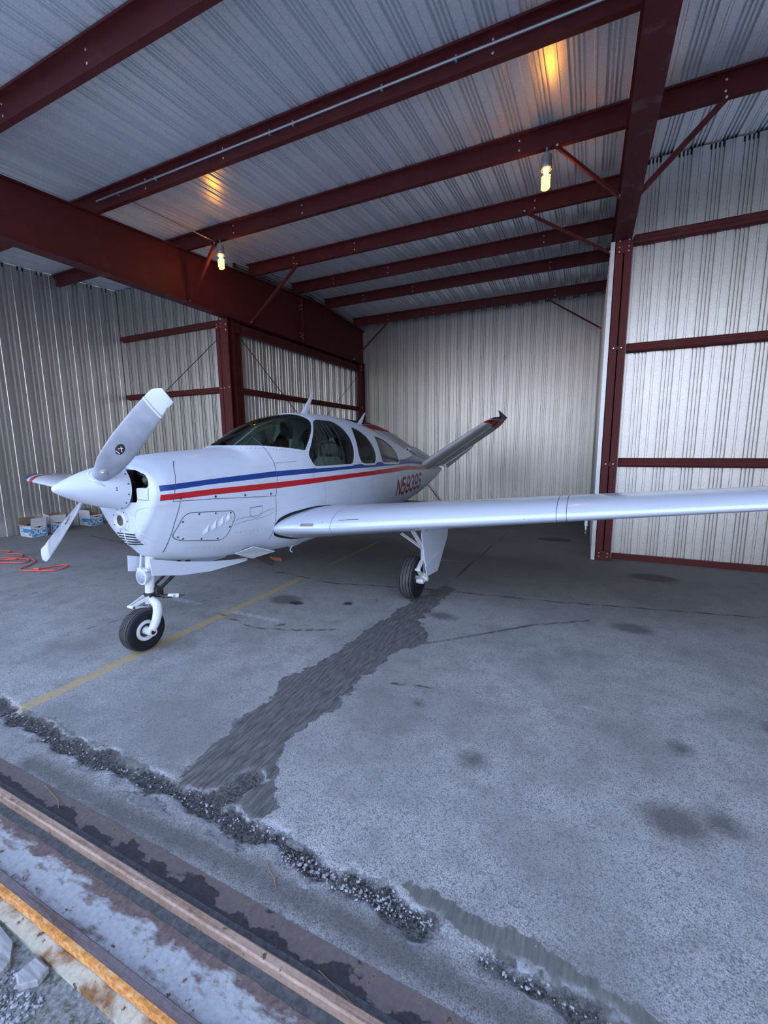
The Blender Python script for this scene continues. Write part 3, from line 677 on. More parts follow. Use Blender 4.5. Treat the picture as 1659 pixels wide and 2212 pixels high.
def floor_grid(xs, ys, rough=0.0):
    V, F = [], []; ny = len(ys)
    for x in xs:
        for y in ys:
            z = 0.0
            if rough:
                pit = shapes['sd_pit'](x, y)+(noise.noise(Vector((x*9, y*9, 0)))*0.03)
                k = max(0.0, min(1.0, (0.02-pit)/0.03))
                e = min(1.0, (1.60-y)/0.06)*min(1.0, (y-0.995)/0.02+0.25)
                z = (-0.020*k+0.012*k*noise.noise(Vector((x*55, y*55, 2)))+0.004*noise.fractal(Vector((x*7, y*7, 1)), 1, 2, 4))*max(0, e)
            V.append((x, y, z))
    for i in range(len(xs)-1):
        for j in range(ny-1):
            a = i*ny+j; F.append((a, a+ny, a+ny+1, a+1))
    return V, F
def frange(a, b, s):
    n = int(round((b-a)/s)); return [a+(b-a)*i/n for i in range(n+1)]
TXA, TXB = XWL-0.1, XWR+0.1
PAVE = mat('mossy_old_pavement', (0.20, 0.20, 0.19), 0.9, 0, 0.5, 70, (0.075, 0.085, 0.05), (0.52, 0.62), bump=0.4)
def floor_obj(name, xs, ys, rough=0.0):
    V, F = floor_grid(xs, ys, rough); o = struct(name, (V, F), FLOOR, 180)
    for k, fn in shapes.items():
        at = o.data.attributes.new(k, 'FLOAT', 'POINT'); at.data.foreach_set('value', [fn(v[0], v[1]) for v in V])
    return o
fx = frange(XWL-0.1, -4.5, 0.12)+frange(-4.5, 1.5, 0.05)[1:]+frange(1.5, XWR+0.1, 0.12)[1:]
floor_obj('floor', fx, frange(1.60, 5.0, 0.05)+frange(5.0, YB+0.1, 0.12)[1:])
floor_obj('floor', frange(XWL-0.1, -4.0, 0.2)+frange(-4.0, 1.4, 0.016)[1:]+frange(1.4, XWR+0.1, 0.1)[1:], frange(0.995, 1.60, 0.0165), 1.0)
struct('floor_apron', box(-40, 40, -40, 0.10, -0.05, -0.012), APRON)  # unseen ground outside, kept pale to bounce sky light onto the ceiling
struct('floor_path', box(TXA, TXB, 0.10, 0.575, -0.05, -0.012), PAVE)

# sliding-door tracks -----------------------------------------------------------
TX0, TX1 = XWL-0.1, XWR+0.1
def strip(y0, y1, z0, z1, wob=0.0, step=0.05, seed=0):
    "long steel strip along X with a slightly wavy edge"
    xs = frange(TX0, -4, 0.5)+frange(-4, 2, step)[1:]+frange(2, TX1, 0.5)[1:]; V, F = [], []
    for x in xs:
        w = wob*noise.fractal(Vector((x*11, seed, 0)), 1, 2, 4)
        V += [(x-TX0, y0+w, z0), (x-TX0, y1, z0), (x-TX0, y1, z1), (x-TX0, y0+w, z1)]
    for i in range(len(xs)-1):
        a, b = 4*i, 4*i+4; F += [(a+k, a+(k+1) % 4, b+(k+1) % 4, b+k) for k in range(4)]
    F += [(0, 1, 2, 3), (len(V)-4, len(V)-3, len(V)-2, len(V)-1)]
    return V, F
t = thing('door_track', 'inner rusty sliding-door rail with a brown plate, along the hangar floor edge', 'rail', (TX0, 0, 0))
obj('floor_plate', strip(0.865, 1.003, -0.02, 0.004, 0.0), TRACK_FLANGE, t)
tag(obj('rail', extrude([(0.846, 0), (0.878, 0), (0.879, 0.040), (0.873, 0.046), (0.852, 0.046), (0.846, 0.041)], (0, 0, 0), (TX1-TX0, 0, 0), (0, 1, 0), (0, 0, 1)), TRACK_TOP, t), 'pale worn brown rail')
obj('dirt_shadow_fill', strip(0.877, 0.915, 0.0, 0.009, 0.0), STONE_DARK, t)  # dark colour covers gutter dirt plus the shadow beside the rail
t = thing('door_track', 'outer sliding-door rail with an orange rust edge and blue-grey painted plate', 'rail', (TX0, 0, 0))
tag(obj('channel_plate', strip(0.655, 0.838, -0.02, 0.003), TRACK_PAINT, t), 'blue-grey painted plate blotched with rust')
tag(obj('rail', extrude([(0.6285, 0), (0.660, 0), (0.660, 0.040), (0.656, 0.046), (0.6285, 0.046)], (0, 0, 0), (TX1-TX0, 0, 0), (0, 1, 0), (0, 0, 1)), TRACK_TOP2, t), 'mauve brown rail top')
tag(obj('rust_edge', strip(0.6165, 0.6295, 0.012, 0.0465, 0.0035, 0.008, 9), ORANGE_RUST, t), 'flaking orange rust edge')
obj('dirt_line', strip(0.815, 0.8445, 0.0, 0.010, 0.006, 0.02, 3), STONE_DARK, t)
tag(obj('outer_plate', strip(0.575, 0.6285, -0.02, 0.006, 0.002, 0.03, 5), TRACK_OUTER, t), 'cream plate streaked with rust')

def stones(name, n, region, r0, r1, m, label, group=None):
    V, F = [], []
    ico = [(0, 0, 1), (.89, 0, .45), (.28, .85, .45), (-.72, .53, .45), (-.72, -.53, .45), (.28, -.85, .45), (.72, .53, -.45), (-.28, .85, -.45), (-.89, 0, -.45), (-.28, -.85, -.45), (.72, -.53, -.45), (0, 0, -1)]
    fc = [(0, 1, 2), (0, 2, 3), (0, 3, 4), (0, 4, 5), (0, 5, 1), (1, 6, 2), (2, 7, 3), (3, 8, 4), (4, 9, 5), (5, 10, 1), (6, 7, 2), (7, 8, 3), (8, 9, 4), (9, 10, 5), (10, 6, 1), (11, 7, 6), (11, 8, 7), (11, 9, 8), (11, 10, 9), (11, 6, 10)]
    for _ in range(n):
        x, y, z = region(); r = r0+(r1-r0)*random.random()**3; k = len(V)
        s = (random.uniform(.7, 1.3), random.uniform(.7, 1.3), random.uniform(.5, .8)); a = random.random()*6.3
        for p in ico:
            j = random.uniform(.75, 1.2); px, py, pz = p[0]*s[0]*r*j, p[1]*s[1]*r*j, p[2]*s[2]*r*j
            V.append((x+px*cos(a)-py*sin(a), y+px*sin(a)+py*cos(a), z+pz+r*0.3))
        F += [tuple(i+k for i in q) for q in fc]
    return tag(obj(name, (V, F), m), label, 'gravel', None, 'stuff')
def along(pts, spread, z=0.0):
    def f():
        i = random.randrange(len(pts)-1); t = random.random(); a, b = pts[i], pts[i+1]
        return a[0]+(b[0]-a[0])*t, a[1]+(b[1]-a[1])*t+random.gauss(0, spread), z
    return f
stones('loose_gravel', 650, along(CRACK[1:], 0.030, -0.008), 0.002, 0.0075, STONE, 'pale loose gravel scattered along the broken joint in the floor')
stones('asphalt_crumbs', 1500, along(CRACK, 0.030, -0.012), 0.002, 0.008, STONE_DARK, 'dark broken asphalt crumbs filling the joint beside the door tracks')
stones('loose_gravel', 160, along(CRACK2, 0.010, -0.006), 0.002, 0.007, STONE, 'pale gravel in the thin crack at the bottom right')
stones('loose_gravel', 260, lambda: (random.uniform(-1.05, -0.55), random.gauss(1.19, 0.018), 0.0), 0.002, 0.008, STONE, 'thick patch of pale gravel in the middle of the broken joint')
stones('floor_grit', 320, lambda: (random.uniform(-4, 1.5), random.uniform(1.0, 4.0)**1.0, 0.0), 0.001, 0.0035, STONE, 'tiny pale grit scattered over the asphalt floor')
stones('track_grit', 700, lambda: (random.uniform(-3.6, 0.4), random.choice((random.gauss(0.90, 0.012), random.gauss(0.83, 0.008))), 0.010), 0.0012, 0.004, STONE_DARK, 'dark grit lying along the sliding-door tracks')
stones('loose_gravel', 420, lambda: (random.uniform(-1.62, -1.40), random.uniform(0.36, 0.52), -0.012), 0.003, 0.010, STONE, 'coarse gravel outside the door track in the bottom left corner')
# broken pale slab pieces by the joint
def chunk(name, pts, h, m, label, category='slab'):
    n = len(pts); V = [(x, y, -0.01) for x, y in pts]+[(x, y, h) for x, y in pts]; cx = sum(p[0] for p in pts)/n; cy = sum(p[1] for p in pts)/n
    V += [(cx+(x-cx)*.85, cy+(y-cy)*.85, h+0.004) for x, y in pts]
    F = [(i, (i+1) % n, n+(i+1) % n, n+i) for i in range(n)]+[(n+i, n+(i+1) % n, 2*n+(i+1) % n, 2*n+i) for i in range(n)]+[tuple(range(2*n, 3*n))]
    return tag(obj(name, (V, F), m), label, category)
def blob(cx, cy, rx, ry, n=26, j=.5, sd=0):
    rnd = random.Random(sd); return [(cx+rx*cos(2*pi*k/n)*(1-j*rnd.random()), cy+ry*sin(2*pi*k/n)*(1-j*rnd.random())) for k in range(n)]
CHUNK = mat('broken_asphalt_piece', (0.17, 0.17, 0.17), 0.9, 0, 0.35, 40, bump=0.3)
chunk('asphalt_chunk', blob(-1.78, 1.13, 0.17, 0.045, sd=1), 0.007, CHUNK, 'long cracked piece of asphalt between the joint and brown plate')
chunk('asphalt_chunk', blob(-1.28, 1.13, 0.09, 0.035, sd=2), 0.008, CHUNK, 'pale rounded piece of asphalt below the dark tar smear')
chunk('asphalt_chunk', blob(-1.02, 1.25, 0.055, 0.014, sd=4), 0.007, CHUNK, 'pale-edged sliver of asphalt in the middle of the broken joint')
chunk('wooden_slab', [(-2.1, 0.20), (-2.1, 0.56), (-1.78, 0.565), (-1.66, 0.555), (-1.60, 0.52), (-1.58, 0.46), (-1.66, 0.36), (-1.72, 0.2)], 0.012, WOOD_OLD, 'weathered grey grained slab outside the track, bottom left corner')
chunk('wooden_slab', [(-1.54, 0.565), (-1.47, 0.565), (-1.46, 0.53), (-1.50, 0.495), (-1.545, 0.51)], 0.010, WOOD_OLD, 'small broken grey piece right of the weathered slab')
def twig(pts, r, label): return tag(obj('dry_twig', tube(pts, r, 5), TWIG, None, 60), label, 'twig')
twig([(-1.07, 1.14, 0.006), (-1.03, 1.11, 0.010), (-1.0, 1.10, 0.006), (-0.97, 1.07, 0.006)], 0.0025, 'dry twig below the gravel patch in the broken joint')
twig([(-2.33, 0.99, 0.012), (-2.25, 0.975, 0.018), (-2.17, 0.965, 0.010), (-2.12, 0.94, 0.012)], 0.002, 'thin dry twig lying on the brown inner track plate')
twig([(-2.20, 4.02, 0.006), (-2.1, 3.97, 0.01), (-2.0, 4.0, 0.006), (-1.95, 3.92, 0.006)], 0.004, 'pale dry twig on the floor left of the main wheel')
twig([(-0.68, 0.92, 0.012), (-0.58, 0.90, 0.014), (-0.50, 0.885, 0.012)], 0.0015, 'thin dry stem on the brown track plate at the bottom')
# wooden chock pieces under the belly
t = thing('wood_block', 'reddish broken wood block on the floor under the cowling', 'block', (-4.45, 4.85, 0))
obj('block', join(cbox((0.0, 0, 0.02), (0.5, 0.08, 0.04)), cbox((0.38, 0.06, 0.02), (0.22, 0.07, 0.04))), BRICK, t)
# red extension cord
c1 = [(-9.1, 3.52), (-8.67, 3.54), (-8.41, 3.57), (-8.25, 3.46), (-8.1, 3.54), (-7.85, 3.48), (-7.72, 3.34), (-7.82, 3.24), (-7.95, 3.14), (-7.75, 3.12), (-7.42, 3.22), (-7.40, 3.34), (-7.60, 3.40), (-7.85, 3.30), (-7.9, 3.14), (-8.3, 3.0)]
c2 = [(-8.0, 3.28), (-7.6, 3.42), (-7.30, 3.38), (-7.16, 3.26), (-7.05, 3.12), (-6.98, 3.04), (-6.72, 3.08), (-6.50, 3.22), (-6.52, 3.38), (-6.64, 3.44), (-6.72, 3.36), (-6.76, 3.22), (-6.8, 3.13), (-6.70, 3.10), (-6.56, 3.24)]
t = thing('extension_cord', 'tangled orange-red extension cord on the floor at the far left', 'cord', (-7.6, 3.3, 0))
def cord_path(c, ph): return cat([(x+7.6, y-3.3, 0.010+0.007*abs(sin(i*1.7+ph))) for i, (x, y) in enumerate(c)], 8)
obj('cable', join(tube(cord_path(c1, 0), 0.009, 7), tube(cord_path(c2, 1), 0.009, 7)), CORD, t, 80)
obj('plug', join(tube([(0.80, -0.17, 0.02), (0.88, -0.15, 0.02)], 0.02, 8)), CORD, t, 60)

# oil cartons ---------------------------------------------------------------------
def text_mesh(s, size, bold=0.0):
    cu = bpy.data.curves.new('lettering', 'FONT'); cu.body = s; cu.size = size; cu.align_x = 'CENTER'; cu.align_y = 'CENTER'; cu.offset = bold; cu.extrude = 0.0006
    o = bpy.data.objects.new('lettering', cu); COL.objects.link(o); bpy.context.view_layer.update()
    me = bpy.data.meshes.new_from_object(o.evaluated_get(bpy.context.evaluated_depsgraph_get()))
    vf = [tuple(v.co) for v in me.vertices], [tuple(p.vertices) for p in me.polygons]
    bpy.data.objects.remove(o); bpy.data.curves.remove(cu); return vf
TXT = text_mesh('X/C', 0.125, 0.005); TXT2 = text_mesh('XC', 0.06, 0.003)
def carton(loc, rz, label, flaps, cloth=False):
    W2, D2, H = 0.20, 0.13, 0.235
    t = thing('oil_carton', label, 'box', loc, rz, 'white and blue oil cartons by the left wall')
    th = 0.004
    walls = [box(-W2, W2, -D2, -D2+th, 0, H), box(-W2, W2, D2-th, D2, 0, H), box(-W2, -W2+th, -D2, D2, 0, H), box(W2-th, W2, -D2, D2, 0, H), box(-W2, W2, -D2, D2, 0, th)]
    body = obj('carton_body', join(*walls), CARD_WHITE, t)
    obj('inner_lining', join(box(-W2+th, W2-th, -D2+th, -D2+th*1.5, 0.01, H), box(-W2+th, W2-th, D2-th*1.5, D2-th, 0.01, H), box(-W2+th, -W2+1.5*th, -D2+th, D2-th, 0.01, H), box(W2-1.5*th, W2-th, -D2+th, D2-th, 0.01, H)), CARD, t)
    for nm, e, L, ang in flaps:     # flap hinged on a top edge: e = side
        a = radians(ang); out = {'-y': (0, -1), '+y': (0, 1), '-x': (-1, 0), '+x': (1, 0)}[e]
        hx, hy = out[0]*W2, out[1]*D2; px, py = (abs(out[1])*W2, abs(out[0])*D2)
        d = Vector((out[0]*cos(a), out[1]*cos(a), sin(a)))*L; up = Vector((-out[0]*sin(a), -out[1]*sin(a), cos(a)))*0.002
        for sgn, mm, nn in ((1, CARD, 'flap_inside'), (-1, CARD_WHITE, 'flap')):
            b0 = Vector((hx, hy, H)); V = []
            for base in (b0, b0+d):
                for s2 in (-1, 1): V += [base+Vector((px*s2, py*s2, 0)), base+Vector((px*s2, py*s2, 0))+up*sgn]
            obj(nn, (V, [(0, 2, 6, 4), (1, 5, 7, 3), (0, 1, 3, 2), (4, 6, 7, 5), (0, 4, 5, 1), (2, 3, 7, 6)]), mm, t)
    # print on the two visible faces: long side (-y) and end (+x)
    e = 0.0008
    obj('blue_panel', join(box(-W2+0.03, W2-0.004, -D2-e, -D2, 0.085, 0.16)), CARD_BLUE, body)
    Vp = [(W2+e, -D2+0.012, 0.015), (W2+e, D2-0.012, 0.015), (W2+e, D2-0.012, 0.165), (W2+e, 0, 0.145), (W2+e, -D2+0.012, 0.165)]
    obj('blue_panel', (Vp, [(0, 1, 2, 3, 4)]), CARD_BLUE, body)
    v, f = TXT; obj('lettering', ([(W2+2*e+p[2], p[0], 0.095+p[1]) for p in v], f), PRINT_WHITE, body)
    v, f = TXT2; obj('lettering', ([(-W2+0.075+p[0], -D2-2*e-p[2], 0.125+p[1]) for p in v], f), PRINT_WHITE, body)
    wing = []
    for s in (-1, 1):
        for k in range(4): wing.append(box(W2, W2+e*1.6, min(s*0.02*k, s*0.02*(k+1)), max(s*0.02*k, s*0.02*(k+1)), 0.182+0.004*k, 0.198+0.001*k))
    wing.append(box(W2, W2+e*1.6, -0.012, 0.012, 0.176, 0.202))
    wing += [box(-W2+0.03+0.012*k, -W2+0.04+0.012*k, -D2-e*1.6, -D2, 0.185, 0.2-0.003*abs(k-3)) for k in range(7)]
    wing += [box(W2-0.11, W2-0.03, -D2-e*1.6, -D2, 0.035+0.014*k, 0.044+0.014*k) for k in range(3)]+[box(-W2+0.08, -W2+0.12, -D2-e*1.6, -D2, 0.05, 0.062)]
    obj('winged_emblem', join(*wing), CARD_BLACK, body)
    bars = [box(W2, W2+e*2, -0.055, 0.055, 0.028, 0.036), box(W2-0.13, W2-0.05, -D2-e*2, -D2, 0.108, 0.113), box(W2-0.10, W2-0.05, -D2-e*2, -D2, 0.094, 0.098)]
    obj('small_print', join(*bars), PRINT_WHITE, body)
    return t
carton((-9.56, 4.47, 0), radians(0), 'open white and blue oil carton with a blue rag inside, leftmost of three', [('f', '+x', 0.13, 80), ('f', '+y', 0.12, 70), ('f', '-y', 0.05, -5), ('f', '-x', 0.12, 100)])
carton((-9.70, 4.93, 0), radians(-14), 'open white and blue oil carton standing behind the one with the rag', [('f', '+x', 0.12, 75), ('f', '+y', 0.12, 80), ('f', '-y', 0.12, 88), ('f', '-x', 0.12, 95)])
carton((-9.76, 5.66, 0), radians(0), 'white and blue oil carton seen between propeller blade and cowling', [('f', '-y', 0.11, 85), ('f', '-x', 0.11, 95)])
ragv = []; rf = []
for i in range(12):
    for j in range(10):
        x, y = -0.15+0.3*i/11, -0.09+0.18*j/9; ragv.append((x, y, 0.17+0.09*noise.fractal(Vector((x*9, y*9, 5)), 1, 2, 3)+0.05*(1-(x/0.15)**2)))
for i in range(11):
    for j in range(9): a = i*10+j; rf.append((a, a+10, a+11, a+1))
o = tag(obj('blue_rag', (ragv, rf), BLUE_RAG, None, 60), 'crumpled blue rag inside the leftmost oil carton', 'rag'); o.location = (-9.56, 4.47, 0)

# ------------------------------------------------------------------ aeroplane
# local axes: x = lateral (+ = the wing nearest the camera), y = aft of the spinner tip, z = up
PL = thing('light_aircraft', 'white V-tailed light aeroplane with blue and red stripes parked in the hangar', 'aeroplane', (-3.30, 1.68, 0), -radians(1.6))
ST = [(.50, .40, 1.30, 1.53, .86, 2.4, 1.35), (.58, .425, 1.30, 1.565, .77, 2.4, 1.45), (.75, .445, 1.27, 1.60, .70, 2.4, 1.8),
 (1.0, .47, 1.22, 1.618, .64, 2.5, 2.1), (1.35, .50, 1.20, 1.64, .60, 2.5, 2.5), (1.46, .508, 1.20, 1.655, .59, 2.5, 2.5),
 (1.55, .515, 1.20, 1.71, .585, 2.3, 2.6), (1.70, .525, 1.20, 1.80, .56, 2.1, 2.7), (1.91, .538, 1.20, 1.905, .53, 2.1, 2.8),
 (2.28, .553, 1.20, 2.005, .51, 2.3, 2.9), (2.7, .56, 1.20, 2.052, .52, 2.4, 2.9), (3.07, .56, 1.20, 2.055, .53, 2.4, 2.9),
 (3.5, .55, 1.20, 2.035, .55, 2.35, 2.8), (4.0, .515, 1.20, 1.98, .55, 2.3, 2.6), (4.57, .455, 1.20, 1.858, .555, 2.2, 2.5),
 (5.43, .35, 1.19, 1.67, .585, 2.1, 2.3), (6.27, .245, 1.17, 1.475, .66, 2.0, 2.1), (6.8, .175, 1.155, 1.36, .755, 2.0, 2.0),
 (7.3, .115, 1.14, 1.27, .87, 2.0, 2.0), (7.75, .06, 1.12, 1.19, 1.0, 2.0, 2.0), (7.98, .022, 1.10, 1.135, 1.07, 2.0, 2.0)]
def par(a):
    a = min(max(a, ST[0][0]), ST[-1][0])
    for i in range(len(ST)-1):
        if a <= ST[i+1][0]: break
    x0, x1 = ST[i][0], ST[i+1][0]; h = x1-x0; t = (a-x0)/h; out = []
    for k in range(1, 7):
        y0, y1 = ST[i][k], ST[i+1][k]; d = (y1-y0)/h
        dp = (y0-ST[i-1][k])/(x0-ST[i-1][0]) if i > 0 else d
        dn = (ST[i+2][k]-y1)/(ST[i+2][0]-x1) if i+2 < len(ST) else d
        m0 = 0 if dp*d <= 0 else 2*dp*d/(dp+d); m1 = 0 if dn*d <= 0 else 2*dn*d/(dn+d)
        out.append((2*t**3-3*t*t+1)*y0+(t**3-2*t*t+t)*h*m0+(-2*t**3+3*t*t)*y1+(t**3-t*t)*h*m1)
    return out
NR = 112
def ring(a, k=1.0, off=0.0, cz=1.2):
    hw, zm, zt, zb, nu, nl = par(a); out = []
    for i in range(NR):
        t = 2*pi*i/NR; c, s = cos(t), sin(t)
        n = nu if s >= 0 else nl; hgt = (zt-zm) if s >= 0 else (zm-zb)
        x = (hw-off)*math.copysign(abs(c)**(2/n), c); z = zm+(hgt-off)*math.copysign(abs(s)**(2/n), s)
        out.append(Vector((x*k, a, cz+(z-cz)*k)))
    return out
def fus_rings(off=0.0, nose=True):
    R = []
    if nose:
        for y, k in ((.462, .30), (.464, .6), (.468, .80), (.476, .92), (.487, .975)):
            r = ring(.50, k, off, 1.24); R.append([Vector((p.x, y+max(0, 1.02-p.z)*0.10, p.z)) for p in r])
    aa = []
    a = .50
    while a < 7.97: aa.append(a); a += 0.02 if a < .8 else (0.03 if a < 5 else 0.06)
    aa.append(7.98)
    for a in aa:
        r = ring(a, 1, off)
        if a < 0.8: r = [Vector((p.x, p.y+max(0, 1.02-p.z)*0.10*(0.8-a)/0.3, p.z)) for p in r]
        R.append(r)
    return R
RINGS = fus_rings()
hullV, hullF = loft(RINGS)
BVH = BVHTree.FromPolygons([Vector(v) for v in hullV], hullF)
def proj_side(a, z, off=0.002, s=1):
    h = BVH.ray_cast(Vector((2*s, a, z)), Vector((-s, 0, 0)))
    if h[0] is None: return None
    n = h[1];  n = n if n.x*s > 0 else -n
    return h[0]+n*off
def proj_front(b, z, off=0.002):
    h = BVH.ray_cast(Vector((b, -1, z)), Vector((0, 1, 0)))
    if h[0] is None: return None
    n = h[1]; n = n if n.y < 0 else -n
    return h[0]+n*off
def proj_top(b, a, off=0.002):
    h = BVH.ray_cast(Vector((b, a, 4)), Vector((0, 0, -1)))
    if h[0] is None: return None
    n = h[1]; n = n if n.z > 0 else -n
    return h[0]+n*off
def ribbon(pts, w, pr, off=0.0015, step=0.02, closed=False):
    P = [Vector((p[0], p[1])) for p in pts]
    if closed: P.append(P[0])
    Q = []
    for i in range(len(P)-1):
        n = max(1, int((P[i+1]-P[i]).length/step)); Q += [P[i].lerp(P[i+1], k/n) for k in range(n)]
    Q.append(P[-1]); V, F = [], []; last = None
    for i, q in enumerate(Q):
        d = Q[min(i+1, len(Q)-1)]-Q[max(i-1, 0)]
        if closed and i in (0, len(Q)-1): d = Q[1]-Q[-2]
        d.normalize(); nn = Vector((-d.y, d.x))*w/2
        a, b = pr(q.x+nn.x, q.y+nn.y, off), pr(q.x-nn.x, q.y-nn.y, off)
        if a is None or b is None: last = None; continue
        V += [a, b]
        if last is not None: F.append((last, last+1, len(V)-1, len(V)-2))
        last = len(V)-2
    return V, F
def fillpoly(pts, pr, off=0.0015, n=10):
    "fan-filled patch of a convex outline, conforming to the hull"
    cx = sum(p[0] for p in pts)/len(pts); cy = sum(p[1] for p in pts)/len(pts); V, F = [], []; m = len(pts)
    for k in range(n+1):
        t = k/n
        for p in pts: V.append(pr(cx+(p[0]-cx)*t, cy+(p[1]-cy)*t, off) or Vector((0, 0, 0)))
    for k in range(n):
        for i in range(m): F.append((k*m+i, k*m+(i+1) % m, (k+1)*m+(i+1) % m, (k+1)*m+i))
    return V, F
def rounded(pts, r, n=5):
    out = []; m = len(pts)
    for i in range(m):
        p0, p1, p2 = (Vector(pts[i-1]), Vector(pts[i]), Vector(pts[(i+1) % m]))
        a = (p0-p1); b = (p2-p1); rr = min(r, a.length*.45, b.length*.45); a = p1+a.normalized()*rr; b = p1+b.normalized()*rr
        for k in range(n+1):
            t = k/n; out.append(tuple((1-t)**2*a+2*t*(1-t)*p1+t*t*b))
    return out
W1 = rounded([(2.215, 1.575), (2.285, 1.432), (3.10, 1.428), (3.175, 1.55), (3.19, 1.74), (3.12, 1.875), (2.99, 1.958), (2.66, 1.962), (2.56, 1.93)], .06)
W2 = rounded([(3.36, 1.905), (3.30, 1.78), (3.26, 1.56), (3.30, 1.445), (3.41, 1.418), (3.74, 1.412), (3.82, 1.50), (3.80, 1.62), (3.70, 1.76), (3.56, 1.848)], .05)
W3 = rounded([(3.98, 1.79), (3.955, 1.60), (3.99, 1.43), (4.08, 1.405), (4.70, 1.382), (4.78, 1.42), (4.75, 1.52), (4.62, 1.64), (4.36, 1.735)], .045)
WS = rounded([(1.38, 1.671), (1.67, 1.664), (1.86, 1.648), (2.03, 1.632), (2.20, 1.607), (2.30, 1.70), (2.50, 1.88), (2.56, 1.955), (2.515, 2.01), (2.44, 2.12), (1.38, 2.12)], .03)
def prism_x(pts, x0, x1): n = len(pts); return [(x, p[0], p[1]) for x in (x0, x1) for p in pts], [tuple(range(n)), tuple(range(n, 2*n))]+[(i, (i+1) % n, n+(i+1) % n, n+i) for i in range(n)]
def prism_y(pts, y0, y1): n = len(pts); return [(p[0], y, p[1]) for y in (y0, y1) for p in pts], [tuple(range(n)), tuple(range(n, 2*n))]+[(i, (i+1) % n, n+(i+1) % n, n+i) for i in range(n)]
INLET = rounded([(.10, 1.235), (.19, 1.238), (.205, 1.262), (.205, 1.352), (.318, 1.352), (.338, 1.372), (.335, 1.41), (.30, 1.452), (.20, 1.486), (.08, 1.49)], .02)
INLET_L = [(-p[0], p[1]) for p in INLET][::-1]
def build_hull():
    me = bpy.data.meshes.new('hull'); me.from_pydata([tuple(v) for v in hullV], [], hullF)
    bm = bmesh.new(); bm.from_mesh(me); bmesh.ops.recalc_face_normals(bm, faces=bm.faces); bm.to_mesh(me); bm.free()
    o = link(bpy.data.objects.new('hull', me))
    sol = o.modifiers.new('s', 'SOLIDIFY'); sol.thickness = 0.012; sol.offset = -1
    cut = []
    for vf in (prism_x(W1, -1, 1), prism_x(W2, -1, 1), prism_x(W3, -1, 1), prism_x(WS, -1, 1), prism_y(INLET, .3, .56), prism_y(INLET_L, .3, .56)):
        c = obj('cutter', vf, WHITE); b = o.modifiers.new('b', 'BOOLEAN'); b.operation = 'DIFFERENCE'; b.object = c; b.solver = 'EXACT'; cut.append(c)
    bpy.context.view_layer.update()
    out = bpy.data.meshes.new_from_object(o.evaluated_get(bpy.context.evaluated_depsgraph_get()))
    for c in cut: bpy.data.objects.remove(c)
    bpy.data.objects.remove(o)
    out.materials.clear(); out.materials.append(FUS)
    out.polygons.foreach_set('use_smooth', [True]*len(out.polygons)); out.set_sharp_from_angle(angle=radians(35))
    f = link(bpy.data.objects.new('fuselage', out)); f.parent = PL; return f
FUSO = build_hull()
# glazing: inner skin patches behind each opening
def in_poly(pts, x, y):
    ins = False; n = len(pts)
    for i in range(n):
        a, b = pts[i], pts[(i+1) % n]
        if (a[1] > y) != (b[1] > y) and x < (b[0]-a[0])*(y-a[1])/(b[1]-a[1])+a[0]: ins = not ins
    return ins
def grow(pts, g):
    cx = sum(p[0] for p in pts)/len(pts); cy = sum(p[1] for p in pts)/len(pts)
    return [(cx+(p[0]-cx)*(1+g/max(.1, abs(p[0]-cx)+.2)), cy+(p[1]-cy)*(1+g/max(.1, abs(p[1]-cy)+.1))) for p in pts]
def glass_patch(pts, side, m, name, off=0.007):
    rings = [ring(a, 1, off) for a in frange(1.30, 5.0, 0.03)]; poly = grow(pts, .035); V, F = [], []; idx = {}
    for i in range(len(rings)-1):
        for k in range(NR):
            q = [rings[i][k], rings[i][(k+1) % NR], rings[i+1][(k+1) % NR], rings[i+1][k]]
            c = sum(q, Vector())/4
            if side and c.x*side < 0: continue
            if c.z < 1.3 or not in_poly(poly, c.y, c.z): continue
            ids = []
            for key, p in zip(((i, k), (i, (k+1) % NR), (i+1, (k+1) % NR), (i+1, k)), q):
                if key not in idx: idx[key] = len(V); V.append(p)
                ids.append(idx[key])
            F.append(tuple(ids))
    return obj(name, (V, F), m, PL, 180)
glass_patch(WS, 0, GLASS, 'windshield')
for s in (1, -1):
    glass_patch(W1, s, GLASS2, 'side_window'); glass_patch(W2, s, GLASS, 'side_window'); glass_patch(W3, s, GLASS2, 'side_window')
